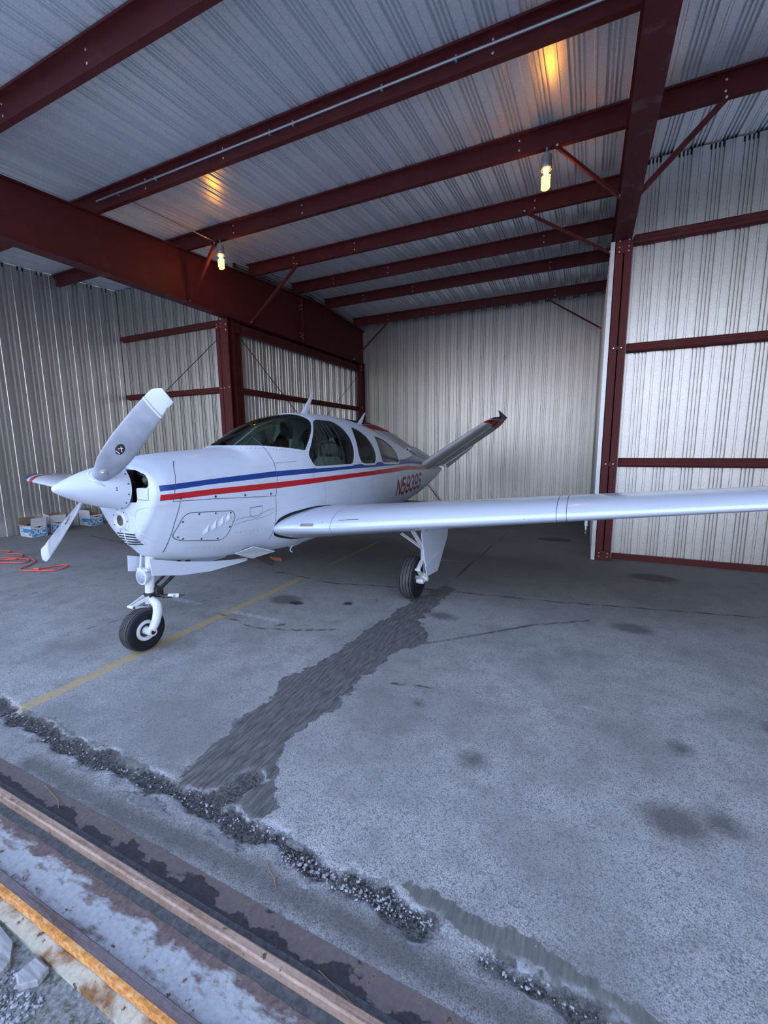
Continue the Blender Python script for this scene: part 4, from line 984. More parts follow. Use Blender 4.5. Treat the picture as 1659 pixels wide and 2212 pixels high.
# window frame strips, seams, rivets
dense = []
def rivets(pts, gap, r, pr, dst, closed=False):
    P = [Vector((p[0], p[1])) for p in pts]
    if closed: P.append(P[0])
    acc = 0
    for i in range(len(P)-1):
        L = (P[i+1]-P[i]).length; t = gap-acc if acc else 0
        while t <= L:
            q = P[i].lerp(P[i+1], t/L if L else 0); h = pr(q.x, q.y, 0.0005)
            if h is not None:
                h2 = pr(q.x+.002, q.y, .0005); h3 = pr(q.x, q.y+.002, .0005)
                if h2 is not None and h3 is not None:
                    nn = (h2-h).cross(h3-h); nn = -nn if nn.dot(h-Vector((0, h.y, 1.3))) < 0 and pr is not proj_front else nn
                    if pr is proj_front and nn.y > 0: nn = -nn
                    dst.append(disc(h, nn, r, 6, 0.0015))
            t += gap
        acc = (L-(t-gap)) if L > 0 else acc
S = [ribbon([(1.69, 1.745), (1.70, 1.62), (1.715, 1.49), (1.70, 1.35), (1.655, 1.165)], .006, proj_side),
     ribbon([(.60, 1.243), (.95, 1.225), (1.30, 1.20), (1.655, 1.178)], .005, proj_side),
     ribbon([(1.655, 1.165), (1.66, 1.0), (1.655, .85), (1.64, .74)], .005, proj_side),
     ribbon([tuple(q)[:2] for q in cat([(.74, 1.545, 0), (.69, 1.50, 0), (.65, 1.42, 0), (.625, 1.34, 0), (.605, 1.243, 0)], 6)], .005, proj_side),
     ribbon([tuple(q)[:2] for q in cat([(.66, 1.235, 0), (.655, 1.18, 0), (.645, 1.08, 0), (.65, .95, 0), (.66, .86, 0), (.67, .80, 0)], 6)], .005, proj_side),
     ribbon([(.205, 1.352), (.205, 1.262), (.325, 1.262), (.335, 1.352)], .004, proj_front),
     ribbon([(2.27, 1.46), (2.25, 1.36), (2.24, 1.30)], .003, proj_side),
     ribbon([(2.02, 1.50), (1.72, 1.49)], .0025, proj_side),
     ribbon(rounded([(3.24, 1.60), (3.24, 1.40), (3.42, 1.385), (3.78, 1.385), (3.86, 1.46)], .04)[6:-6], .005, proj_side),
     ribbon(rounded([(4.82, 1.79), (5.0, 1.74), (5.14, 1.56), (5.16, 1.40), (4.9, 1.395)], .04)[6:-6], .006, proj_side)]
HATCH = rounded([(.655, .945), (.70, 1.14), (1.14, 1.10), (1.17, 1.05), (1.10, .835), (.72, .90)], .07)
S.append(ribbon(HATCH, .006, proj_side, closed=True))
S.append(ribbon([(1.33, 1.10), (1.48, 1.10)], .006, proj_side))
S.append(ribbon(rounded([(1.33, 1.10), (1.48, 1.10), (1.48, 1.03), (1.41, .99), (1.33, 1.03)], .01), .003, proj_side, closed=True))
for aa_, zz_ in ((2.45, 1.20), (3.0, 1.20), (3.6, 1.2), (4.2, 1.2)): S.append(ribbon([(aa_, 1.22), (aa_, .95)], .002, proj_side))
tag(obj('panel_seam', S[0], SEAM, PL), 'thin dark seam behind the cowling')
objs('panel_seam', S[1:], SEAM, PL)
CR = [ribbon([(1.14+0.02*i, 1.0+0.004*sin(i*2.1)+.010*sin(i*.35)+.002*i) for i in range(25)], .003, proj_side), ribbon([(1.16+.02*i, .965+.004*cos(i*1.7)+.008*sin(i*.3)+.002*i) for i in range(24)], .0025, proj_side)]
obj('paint_crack', join(*CR), SEAM, PL)
R = []
rivets([(a, z-.028) for a, z in ((1.47, 1.671), (1.67, 1.664), (1.86, 1.648), (2.03, 1.632), (2.19, 1.607))], .035, .004, proj_side, R)
rivets([(2.235, 1.63), (2.40, 1.76), (2.54, 1.90), (2.60, 1.97)], .035, .004, proj_side, R)
rivets([(2.17, 1.56), (2.23, 1.64), (2.38, 1.78), (2.52, 1.905)], .04, .004, proj_side, R)
rivets([(2.28, 1.405), (3.14, 1.402)], .05, .004, proj_side, R)
rivets(HATCH, .16, .009, lambda x, y, o=0: proj_side(.93+(x-.93)*.93, .99+(y-.99)*.88, o), R, True)
rivets([(.665, 1.262), (1.60, 1.202)], .31, .012, proj_side, R)
rivets([(1.20, .89), (1.62, .86)], .05, .0035, proj_side, R)
rivets([(.9, .80), (1.5, .70)], .05, .003, proj_side, R)
tag(obj('rivets', join(*R), SCREW, PL), kind='stuff')
# door stiffener frame ring around the windows (slightly proud white rims)
rims = [ribbon(grow(w, .018), .022, proj_side, 0.004, closed=True) for w in (W1, W2, W3)]
obj('window_rim', join(*rims), WHITE, PL, 60)
rims = [ribbon(grow(w, .018), .022, lambda a, z, o: proj_side(a, z, o, -1), 0.004, closed=True) for w in (W1, W2, W3)]
obj('window_rim', join(*rims), WHITE, PL, 60)
# louvres on the hatch
L = []
for i in range(4):
    a0 = .885+.063*i; z0 = .925+.026*i; lo = proj_side(a0, z0, 0.0); hi = proj_side(a0+.035, z0+.098, 0.0); md = proj_side(a0+.027, z0+.03, 0.016); m0 = proj_side(a0-.004, z0+.035, 0.0); m2 = proj_side(a0+.05, z0+.03, 0.0)
    L.append(([lo, m0, hi, m2, md, proj_side(a0+.008, z0+.012, .012)], [(0, 1, 4), (0, 5, 4), (1, 2, 4), (2, 3, 4), (0, 3, 4), (0, 5, 1)]))
obj('hatch_louvre', join(*L), WHITE, PL)
# registration number built from strokes
def glyph(ch):
    arc = lambda cx, cy, rx, ry, a0, a1, n=14: [(cx+rx*cos(radians(a0+(a1-a0)*k/n)), cy+ry*sin(radians(a0+(a1-a0)*k/n))) for k in range(n+1)]
    return {'N': [[(0, 0), (0, 1)], [(0, 1), (1, 0)], [(1, 0), (1, 1)]],
     '5': [[(.95, 1), (.08, 1), (.06, .55), (.3, .62)]+arc(.48, .31, .5, .31, 110, -150)],
     '9': [arc(.5, .70, .47, .30, 0, 360, 24), [(.97, .72), (.97, .3)]+arc(.5, .28, .47, .28, 0, -155)],
     '3': [arc(.47, .75, .48, .25, 160, -80)+arc(.47, .27, .5, .27, 80, -160)],
     'S': [arc(.5, .75, .46, .25, 20, 250)+arc(.5, .26, .46, .26, 80, -160)]}[ch]
NB = []; x0 = 4.64
for i, ch in enumerate('N5939S'):
    gw = .185 if i else .20
    for st in glyph(ch):
        pts = [(x0+.02+p[0]*gw, .845+(p[1])*.262+(x0-4.64)*0.01) for p in st]
        NB.append(ribbon(pts, .050, proj_side, .0018+0.0003*len(NB) % .001, .012))
    x0 += .255
tag(obj('registration_number', join(*NB), NUMRED, PL), 'dark red registration number N5939S')
# dark wing-root seal, fairing nose
# ---- spinner + propeller
HUB = Vector((0.0, 0.28, 1.368))
sp_prof = [(0.004, 0), (.016, .004), (.028, .018), (.05, .055), (.082, .12), (.112, .19), (.137, .26), (.158, .33), (.174, .40), (.181, .445), (.170, .447)]
V, F = lathe([(r, h) for r, h in sp_prof], 48, 'y'); V = [(p[0], p[1], p[2]+1.376-p[1]*.035) for p in V]
SPN = obj('spinner', (V, F), WHITE, PL, 50)
scr = []
for k in range(14):
    a = 2*pi*(k+.3)/14; scr.append(disc((.1775*cos(a), .425, 1.361+.1775*sin(a)), (cos(a), -.35, sin(a)), .0065, 8, .003))
for da in (-.22, -.12): scr.append(disc((.16*cos(da+.1), .345, 1.364+.16*sin(da+.1)), (1, -.4, da), .006, 8, .003))
objs('screw', scr, SCREW, SPN)
obj('backing_plate', lathe([(.165, .447), (.165, .452), (.05, .452)], 40, 'y'), ALU, SPN).location = (0, 0, 1.361)
def blade(ang, label):
    th = radians(ang); e_r = Vector((cos(th), 0, sin(th))); e_c = Vector((-sin(th), 0, cos(th))); fwd = Vector((0, -1, 0))
    Rr = [.09, .14, .19, .24, .30, .40, .52, .65, .78, .90, .985, 1.03, 1.06, 1.075]
    Cl = [.050, .060, .074, .088, .096, .103, .106, .104, .100, .093, .085, .078, .066, .058]   # half-ish chord
    def pos(r, u, v):   # u chordwise (-1..1), v thickness
        c = [0, 0]; 
        for i in range(len(Rr)-1):
            if Rr[i] <= r <= Rr[i+1]: t = (r-Rr[i])/(Rr[i+1]-Rr[i]); ch = Cl[i]+(Cl[i+1]-Cl[i])*t; break
        be = radians(44-30*min(1, (r-.1)/.9)); th_ = .022*(1-.75*(r-.09)/1.0)+.03*max(0, (.22-r)/.13)
        cd = e_c*cos(be)+fwd*sin(be); nd = fwd*cos(be)-e_c*sin(be)
        sweep = 0.012 if r < 1.0 else 0.012-.03*(r-1.0)/.075*1.0
        return HUB+e_r*r+cd*(u*ch*.92+sweep)+nd*v*th_
    prof = []
    for k in range(24):
        t = 2*pi*k/24; prof.append((cos(t), math.copysign(abs(sin(t))**1.0, sin(t))*(1 if sin(t) > 0 else .25)))
    def seg(r0, r1, n): return loft([[pos(r0+(r1-r0)*i/n, u, v) for u, v in prof] for i in range(n+1)])
    b = obj('propeller_blade', seg(.09, .93, 30), BLADE_GREY, PL, 60)
    b['label'] = label
    tag(obj('tip', seg(.93, 1.074, 8), TIP_WHITE, b, 60), 'white blade tip')
    def grown(r0, r1, n, g): return loft([[pos(r0+(r1-r0)*i/n, u*g, v*(1.12 if v > 0 else 1.12)+(.03 if v > 0 else -.03)) for u, v in prof] for i in range(n+1)])
    obj('tip_band', grown(.905, .922, 2, 1.01), TIP_WHITE, b, 60)
    # oval maker's badge on the front face
    oval = [pos(.47+.052*cos(2*pi*k/28), .0+.30*sin(2*pi*k/28), 1.02) for k in range(28)]
    obj('badge', (oval+[pos(.47, 0, 1.16)], [(k, (k+1) % 28, 28) for k in range(28)]), BLACK, b)
    mk = []
    def stroke(uv, w):
        P = [(x, y) for x, y in uv]; Vv, Ff = [], []
        for (xa, ya), (xb, yb) in zip(P[:-1], P[1:]):
            d = Vector((xb-xa, yb-ya)).normalized(); nn = Vector((-d.y, d.x))*w; k = len(Vv)
            for (x, y), s in (((xa, ya), 1), ((xa, ya), -1), ((xb, yb), -1), ((xb, yb), 1)): Vv.append(pos(.47+(x+nn.x*s), (y+nn.y*s)/.105, 1.24))
            Ff.append((k, k+1, k+2, k+3))
        return Vv, Ff
    obj('badge_emblem', join(stroke([(-.005, -.022), (.026, .006)], .003), stroke([(.028, -.012), (-.004, .012)], .0025), stroke([(-.03, -.016), (-.03, .018)], .0035)), PRINT_WHITE, b)
    obj('badge_ring', join(stroke([(.012, -.02), (-.006, -.012), (-.012, .004), (-.004, .016)], .0015)), mat('badge_red', (.5, .06, .09), .5), b)
    if ang < 90 and ang > 0:
        c0 = pos(.205, -.05, 1.0); nn = (fwd*cos(radians(44))-e_c*sin(radians(44)))
        obj('hub_bolt', join(disc(c0, nn, .026, 16, .008), disc(c0+nn*.008, nn, .014, 6, .008)), ALU, b, 40)
    return b
blade(35.5, 'grey propeller blade pointing up right'); blade(215.5, 'grey propeller blade pointing down left')
# cuff ring where the upper blade leaves the spinner
for ang in (35.5, 215.5):
    th = radians(ang); e_r = Vector((cos(th), 0, sin(th))); be = radians(44)
    cd = Vector((-sin(th), 0, cos(th)))*cos(be)+Vector((0, -1, 0))*sin(be); nd = Vector((0, -1, 0))*cos(be)-Vector((-sin(th), 0, cos(th)))*sin(be)
    pth = [HUB+e_r*(.135-0.03*abs(cos(t)))+cd*.084*cos(t)+nd*.062*sin(t) for t in [2*pi*k/32 for k in range(32)]]
    obj('blade_cuff', tube(pth, .007, 8, True), WHITE, SPN, 60)
# ---- engine seen through the inlets
eng = []
for s in (1, -1):
    for (b, a, z, r) in ((.25, .60, 1.41, .055), (.17, .62, 1.40, .05), (.26, .70, 1.33, .05)):
        eng.append(lathe([(r*(1 if i % 2 else .8), -.05+.008*i) for i in range(14)], 16, 'x')); eng[-1] = ([(p[0]+s*b, p[1]+a, p[2]+z) for p in eng[-1][0]], eng[-1][1])
    eng += [tube([(s*.12, .55, 1.46), (s*.20, .56, 1.43), (s*.24, .58, 1.36), (s*.22, .60, 1.28)], .012, 8), tube([(s*.28, .56, 1.45), (s*.22, .57, 1.40), (s*.16, .58, 1.33)], .008, 8), cbox((s*.18, .60, 1.30), (.10, .08, .10))]
obj('engine', join(*eng), mat('dull_engine_metal', (.16, .16, .165), .45, .6, .4, 30), PL, 50)
obj('inlet_baffle', loft([[Vector((p.x, a, p.z)) for p in ring(.80, 1, .03)] for a in (.83, .84)]), DASH, PL)
obj('inlet_liner', join(box(.206, .325, .497, .50, 1.262, 1.350), box(-.325, -.206, .497, .50, 1.262, 1.350)), WHITE, PL)
# chin: intake ring with landing lamp glass, grille
def ring_on_front(cb, cz, r0, r1, off, m, name, par_, n=32, sx=1.0):
    V, F = [], []
    for k in range(n):
        t = 2*pi*k/n
        for rr, oo in ((r0, off), ((r0+r1)/2, off+.012), (r1, off)):
            p = proj_front(cb+rr*cos(t)*sx, cz+rr*sin(t), oo); V.append(p)
    for k in range(n):
        a, b = 3*k, 3*((k+1) % n); F += [(a, b, b+1, a+1), (a+1, b+1, b+2, a+2)]
    return obj(name, (V, F), m, par_, 60)
CI = (-.03, 1.085)
ring_on_front(CI[0], CI[1], .042, .076, .004, WHITE, 'intake_ring', PL)
def patch_front(cb, cz, rx, rz_, off, n=28): return fillpoly([(cb+rx*cos(2*pi*k/n), cz+rz_*sin(2*pi*k/n)) for k in range(n)], proj_front, off, 4)
obj('intake_flange', patch_front(CI[0], CI[1], .102, .102, .002), WHITE, PL, 60)
obj('intake_lens', patch_front(CI[0], CI[1], .044, .044, .0045), mat('smoky_intake_lens', (.30, .28, .26), .12, .6, .5, 9), PL, 60)
obj('intake_screw', join(*[disc(proj_front(CI[0]+.090*cos(t), CI[1]+.090*sin(t), .003), (0, -1, 0), .005, 8, .003) for t in [2*pi*k/7 for k in range(7)]]), SCREW, PL)
G0 = rounded([(-.115, .995), (.005, 1.0), (.125, 1.0), (.135, .888), (.02, .882), (-.06, .885)], .008)
obj('grille_plate', fillpoly(G0, proj_front, .004, 6), WHITE, PL)
SL = []
for k in range(5):
    z = .980-.021*k; SL.append(ribbon([(.004-.0*k, z), (.118, z)], .011, proj_front, .0052, .01)); SL.append(ribbon([(-.100+.010*k, z), (-.012, z)], .011, proj_front, .0052, .01))
tag(obj('grille_slot', join(*SL), BLACK, PL), 'black grille slots')
# raised channel on the cowl chin
chp = [proj_front(q.x, q.y, -.004) for q in cat([(.37, 1.215, 0), (.27, 1.205, 0), (.18, 1.18, 0), (.150, 1.12, 0), (.155, 1.04, 0), (.185, .96, 0), (.205, .90, 0)], 8)]
chp = [q for q in chp if q is not None]
obj('chin_channel', tube(chp, [.003+.010*sin(pi*i/(len(chp)-1)) for i in range(len(chp))], 10), WHITE, PL, 80)
# ---- wings
def naca(n=36):
    xs = [(1-cos(pi*i/n))/2 for i in range(n+1)]; yt = [5*(.2969*sqrt(x)-.126*x-.3516*x*x+.2843*x**3-.1036*x**4) for x in xs]
    m, k1 = .2025, 15.957
    yc = [k1/6*(x**3-3*m*x*x+m*m*(3-m)*x) if x < m else k1*m**3/6*(1-x) for x in xs]; return xs, yt, yc
NX, NT, NC = naca()
def wing_sec(b, sgn, k=1.0, back=0.0):
    s = (b-.55)/(5.1-.55); c = 2.13-1.06*s; t = .165-.045*s; inc = radians(4-3*s); a0, z0 = 1.85+back, .807+(b-.55)*math.tan(radians(6.75 if sgn > 0 else 5.2))
    ext = .20*max(0, min(1, (.98-b)/.45))**1.3; out = []
    up = [(x, y+w*t) for x, y, w in zip(NX, NC, NT)]; lo = [(x, y-w*t) for x, y, w in zip(NX, NC, NT)]
    cc = c-back*1.3
    for x, z in up[::-1]+lo[1:-1]:
        X = x*cc; Z = z*c*k; 
        if X < .35: X -= ext*(1-X/.35)**1.6
        out.append(Vector((sgn*b, a0+X*cos(inc)+Z*sin(inc), z0-X*sin(inc)+Z*cos(inc)+(ext*.18*max(0, 1-(X+ext)/.35) if ext else 0))))
    return out
def build_wing(sgn):
    bs = [(b, 1, 0) for b in [.40, .50, .58, .66, .74, .82, .90, .98, 1.1]+frange(1.3, 4.6, .2)]+[(4.82, .97, .01), (4.92, .9, .04), (5.0, .78, .10), (5.06, .6, .19), (5.10, .38, .32), (5.115, .12, .45)]
    bs = [(b-.14 if b > 4.8 else b, k, bk) for b, k, bk in bs]
    w = obj('wing', loft([wing_sec(b, sgn, k, bk) for b, k, bk in bs]), WING, PL, 40)
    return w
for sgn in (1, -1):
    W = build_wing(sgn)
    def wing_line(b0, b1, i0, i1, w, off=.002):   # ribbon between skin points (b, chord index)
        n = 30; V, F = [], []
        for k in range(n+1):
            t = k/n; b = b0+(b1-b0)*t; fi = i0+(i1-i0)*t; S0 = wing_sec(b, sgn); i = int(fi); f = fi-i
            p = S0[i].lerp(S0[min(i+1, len(S0)-1)], f); q = S0[i].lerp(S0[min(i+1, len(S0)-1)], f)
            tn = (S0[min(i+1, len(S0)-1)]-S0[i]).normalized(); out = tn.cross(Vector((sgn, 0, .11))).normalized()
            if out.y > 0 and i > 30: out = -out
            if i <= 30 and out.z < 0: out = -out
            sp = Vector((sgn, 0, .11)).normalized() if abs(i1-i0) > abs(b1-b0)*3 else tn
            V += [p+out*off+sp*w/2, p+out*off-sp*w/2]
            if k: F.append((2*k-2, 2*k-1, 2*k+1, 2*k))
        return V, F
    obj('wing_seam', join(wing_line(1.0, 1.02, 24, 44, .004), wing_line(3.05, 3.07, 20, 46, .004), wing_line(3.12, 3.14, 20, 46, .004), wing_line(1.09, 1.32, 33.0, 33.0, .006), wing_line(.98, 4.6, 26.0, 26.0, .003)), SEAM, W)
    if sgn == 1:
        obj('lens_plate', wing_line(.72, .84, 34.6, 34.6, .032, .003), mat('bare_metal_plate', (.30, .28, .27), .5, .4, .35, 80), W)
# black seal along the wing root on the fuselage side
for sgn in (1, -1):
    prs = lambda a, z, o, s=sgn: proj_side(a, z, o, s)
    S0 = wing_sec(.54, sgn); up = [(p.y, p.z+.004) for p in S0[:37]][::-1]; lo = [(p.y, p.z-.004) for p in S0[36:]]
    parts = []
    for line, d in ((up, 1), (lo, -1)):
        V, F = [], []
        L2 = [q for q in line if q[0] < 2.6]
        for i, (a, z) in enumerate(L2):
            w = .034*min(1, i/2)*max(0.12, 1-(a-1.66)/0.9)
            p, q = prs(a, z-d*.01, .003), prs(a, z+d*w, .003)
            if p is None or q is None: continue
            V += [p, q]
            if len(V) > 2: F.append((len(V)-4, len(V)-3, len(V)-1, len(V)-2))
        parts.append((V, F))
    obj('wing_root_seal', join(*parts), BLACK, PL)
# ---- V tail
def tail_pts(s): return Vector((s*cos(radians(33)), 0, 1.15+s*sin(radians(33))))
def tail_surface(sgn, sec, name, m, thick, parent=PL):
    rings = []
    for s, le, te, tk in sec:
        c = te-le; base = tail_pts(s); nrm = Vector((-sin(radians(33)), 0, cos(radians(33)))); r = []
        for k in range(28):
            t = 2*pi*k/28; u = (1-cos(t))/2; side = 1 if t <= pi else -1
            th = thick(u)*c*tk*side
            p = base+Vector((0, le+u*c, 0))+nrm*th; r.append(Vector((p.x*sgn, p.y, p.z)))
        rings.append(r)
    return obj(name, loft(rings), m, parent, 50)
foil = lambda u: .09*(2.0*sqrt(max(u, 0))*(1-u)*1.05) if u < 1 else 0
wedge = lambda u: .035*(1-u)*min(1, u*12+.3)
for sgn in (1, -1):
    st = tail_surface(sgn, [(.06, 6.10, 7.30, 1), (.3, 6.26, 7.26, 1), (.9, 6.33, 7.22, 1), (1.4, 6.395, 7.19, 1), (1.62, 6.42, 7.16, .95), (1.74, 6.46, 7.10, .8), (1.82, 6.56, 7.02, .55), (1.855, 6.70, 6.95, .2)], 'stabiliser', TAIL, foil)
    rv = tail_surface(sgn, [(.10, 7.30, 7.97, 1), (.3, 7.27, 7.98, 1), (.9, 7.23, 7.96, 1), (1.45, 7.20, 7.93, 1), (1.6, 7.18, 7.86, 1), (1.72, 7.10, 7.72, 1), (1.82, 6.95, 7.55, 1), (1.90, 6.72, 7.42, .8), (2.0, 6.16, 6.32, .5)], 'ruddervator', TAIL, wedge)
    tab = [Vector((.12, 7.975, 1.21)), Vector((.78, 7.955, 1.645)), Vector((.70, 8.15, 1.60)), Vector((.0, 8.50, 1.11))]
    V = [(p.x*sgn, p.y, p.z+d) for d in (-.006, .006) for p in tab]
    obj('trim_tab', (V, [(0, 1, 2, 3), (4, 5, 6, 7), (0, 1, 5, 4), (1, 2, 6, 5), (2, 3, 7, 6), (3, 0, 4, 7)]), WHITE, rv)
    beads = []
    for i in range(12):
        s = .25+.105*i; p, q = tail_pts(s), tail_pts(s)
        for nn in (-1, 1):
            nrm = Vector((-sin(radians(33)), 0, cos(radians(33))))*nn*.026
            beads.append(bar(Vector((p.x*sgn+nrm.x*sgn, 7.27, p.z+nrm.z)), Vector((q.x*sgn+nrm.x*sgn*.2, 7.9, q.z+nrm.z*.2)), .008, .004))
    objs('stiffening_bead', beads, WHITE, rv)
    obj('root_fairing', tube([(sgn*.13, 6.2, 1.36), (sgn*.10, 6.6, 1.31), (sgn*.07, 7.1, 1.22), (sgn*.05, 7.6, 1.17)], [.006, .02, .018, .008], 8), BLACK, PL, 60)
obj('tail_cone', lathe([(.028, 7.97), (.022, 8.0), (.012, 8.02), (.002, 8.025)], 20, 'y'), WHITE, PL, 60).location = (0, 0, 1.10)
# ---- roof antennas, scoop, small belly fittings
def fin(base, tip, label=None, w0=.012, name='antenna_blade'):
    (a0, a1, z0), (b0, b1, z1) = base, tip
    V = []
    for (p, q, z, w) in ((a0, a1, z0, w0), (b0, b1, z1, w0*.5)):
        n = 10
        for k in range(n):
            t = 2*pi*k/n; V.append((w*sin(t), (p+q)/2-(q-p)/2*cos(t), z))
    n = 10; F = [(k, (k+1) % n, n+(k+1) % n, n+k) for k in range(n)]+[tuple(range(n)), tuple(range(n, 2*n))]
    return obj(name, (V, F), WHITE, PL, 60)
fin((2.76, 2.92, 2.03), (3.035, 3.065, 2.33)); fin((4.08, 4.26, 1.93), (4.385, 4.415, 2.16))
obj('air_scoop', loft([[Vector((.035*cos(2*pi*k/16)*s, a, z+.032*sin(2*pi*k/16)*s)) for k in range(16)] for a, z, s in ((6.05, 1.575, 1), (6.15, 1.57, 1.05), (6.3, 1.54, 1), (6.5, 1.46, .7), (6.62, 1.40, .3))]), WHITE, PL, 50)
obj('scoop_mouth', patch_front(0, 0, .01, .01, 0) if False else disc((0, 6.049, 1.575), (0, -1, 0), .026, 16, .002), BLACK, PL)
obj('exhaust_stub', tube([(.24, 1.50, .62), (.25, 1.66, .54), (.25, 1.80, .46), (.25, 1.86, .42)], .03, 14), RUSTPIPE, PL, 60)
fin((2.40, 2.48, .56), (2.44, 2.49, .44), name='belly_antenna')
obj('belly_drain', join(tube(cat([(.28, 2.20, .56), (.28, 2.15, .53), (.28, 2.13, .50), (.28, 2.16, .475)], 4), .008, 8)), WHITE_WORN, PL, 60)
obj('step_pod', loft([[Vector((.18+.05*s*cos(2*pi*k/14), a, .53+.03*s*sin(2*pi*k/14))) for k in range(14)] for a, s in ((2.18, .2), (2.24, .8), (2.34, 1), (2.44, .7), (2.5, .2))]), WHITE, PL, 60)
obj('pitot_mast', join(tube([(3.26, 2.25, 1.10), (3.26, 2.25, .985)], .013, 10), tube([(3.26, 2.25, .99), (3.26, 2.25, .95), (3.26, 2.23, .925)], .006, 8)), WHITE, PL, 60)
# cowl flaps
for s in (1, -1):
    fl = [Vector((s*.24, 1.36, .635)), Vector((s*.44, 1.40, .715)), Vector((s*.46, 1.67, .612)), Vector((s*.26, 1.56, .545))]
    V = [tuple(p+Vector((0, 0, d))) for d in (-.004, .004) for p in fl]
    obj('cowl_flap', (V, [(0, 1, 2, 3), (4, 5, 6, 7), (0, 1, 5, 4), (1, 2, 6, 5), (2, 3, 7, 6), (3, 0, 4, 7)]), WHITE, PL)
# nose gear doors
for s in (1, -1):
    top = [(.535, .775), (.80, .690), (1.10, .615), (1.40, .560), (1.585, .535)]; bot = [(.535, .640), (.80, .570), (1.10, .525), (1.40, .513), (1.56, .512)]
    V = [(s*((.17 if s > 0 else .10)+d+.015*(j == 1)), a, z) for d in (0, .006) for j, ln in enumerate((top, bot)) for a, z in ln]
    n = 5; F = []
    for k in range(4): F += [(k, k+1, n+k+1, n+k), (2*n+k, 2*n+k+1, 3*n+k+1, 3*n+k), (k, k+1, 2*n+k+1, 2*n+k), (n+k, n+k+1, 3*n+k+1, 3*n+k)]
    F += [(0, n, 3*n, 2*n), (n-1, 2*n-1, 4*n-1, 3*n-1)]
    obj('nose_gear_door', (V, F), WHITE, PL)
# ---- wheels
def tire(R_, w, rim, grooves, n=64):
    res = [(rim, -w*.36)]; m = 150; rs = R_-(R_-rim)*.42
    for k in range(m+1):
        t = -1+2*k/m; t = sin(t*pi/2); x = t*w/2; r = rs+(R_-rs)*max(0.0, 1-abs(t)**3.2)**.55
        if any(abs(x-g*w/2) < .0042 for g in grooves): r -= .014
        res.append((r, x))
    res.append((rim, w*.36))
    return lathe(res, n, 'x', False)
def shift(vf, d): return [tuple(Vector(p)+Vector(d)) for p in vf[0]], vf[1]
# nose gear
NG = Vector((.045, .60, 0)); NWc = Vector((.052, .50, .177))
ng = obj('nose_gear', join(tube([(.0, .66, .80), (.0, .62, .44)], .036, 20), lathe([(.04, .425), (.045, .43), (.045, .45), (.04, .455)], 20)) if False else tube([(.0, .665, .80), (.0, .625, .43)], [.040, .036], 20), WHITE_WORN, PL, 60)
obj('piston', tube([(0, .625, .44), (0, .615, .335)], .021, 18), CHROME, ng, 60)
obj('strut_collar', join(lathe([(.03, .425), (.043, .43), (.043, .445), (.03, .45)], 20)), GREASY, ng).location = (0, .625, 0)
fk = cat([(0, .615, .385), (.05, .61, .385), (.115, .60, .365), (.155, .575, .32), (.170, .54, .25), (.160, .50, .177)], 6)
obj('fork', join(tube(fk, [.031+.005*sin(pi*i/len(fk)) for i in range(len(fk))], 14), lathe([(.03, -.03), (.034, -.02), (.034, .02), (.03, .03)], 20, 'x') if False else tube([(.09, .50, .177), (.19, .50, .177)], .033, 18), tube([(0, .62, .41), (0, .615, .355)], .034, 16)), WHITE_WORN, ng, 50)
obj('axle_bore', disc((.191, .50, .177), (1, 0, 0), .019, 16, .002), BLACK, ng)
obj('nose_tire', tire(.175, .132, .082, (-.62, -.3, .0, .3, .62)), RUBBER, ng, 40).location = NWc
obj('wheel_rim', shift(lathe([(.035, -.045), (.084, -.055), (.086, .050), (.080, .060), (.060, .056), (.052, .036), (.045, .034), (.02, .036)], 36, 'x'), NWc), WHITE_WORN, ng, 35)
obj('brake_dark', shift(lathe([(.052, .036), (.052, .042), (.02, .044)], 24, 'x'), NWc), GREASY, ng)
obj('torque_link', join(bar((-.035, .60, .42), (-.02, .46, .375), .012, .022), bar((.035, .60, .42), (.01, .46, .375), .012, .022), bar((0, .46, .372), (.02, .585, .325), .035, .020), tube([(-.035, .455, .373), (.035, .455, .373)], .012, 10)), WHITE_WORN, ng)
obj('torque_pin', join(tube([(-.045, .455, .373), (.045, .455, .373)], .008, 10), tube([(-.04, .59, .325), (.05, .59, .325)], .010, 10), tube([(-.05, .60, .425), (.05, .60, .425)], .010, 10)), GREASY, ng)
obj('drag_brace', join(tube([(.05, .68, .46), (.05, 1.02, .66)], .016, 10), tube([(-.05, .68, .46), (-.05, 1.02, .66)], .012, 10), cbox((.03, .67, .45), (.09, .06, .07)), tube([(.02, .64, .415), (.12, .70, .41)], .014, 10), tube([(.10, .67, .41), (.20, .76, .405)], .017, 12), tube([(.20, .76, .405), (.225, .785, .403)], .007, 8)), GREASY, ng, 60)
obj('shimmy_damper', tube([(.13, .70, .411), (.195, .755, .406)], .0185, 14), WHITE_WORN, ng, 60)
obj('hydraulic_line', tube([(-.025, .60, .79), (-.025, .58, .66)], .008, 8), WHITE, ng, 60)
Lc = Vector((0.0, .575, .595))
lamp_ = obj('landing_light', [shift(lathe([(.030, .055), (.052, .045), (.064, .012), (.067, 0), (.067, -.012), (.060, -.014)], 32, 'y'), Lc)][0], WHITE, ng, 40)
obj('light_bracket', join(cbox((0, .595, .655), (.13, .035, .018)), cbox((0, .62, .60), (.06, .05, .06))), WHITE, ng)
V, F = lathe([(.060, -.010), (.050, -.016), (.03, -.021), (.004, -.023)], 32, 'y'); obj('lens', shift((V, F), Lc), CLEAR, ng, 60)
obj('reflector', shift(lathe([(.058, -.006), (.045, .016), (.02, .03), (.003, .032)], 32, 'y'), Lc), mat('bright_reflector', (.85, .85, .86), .12, 1, .02), ng, 60)
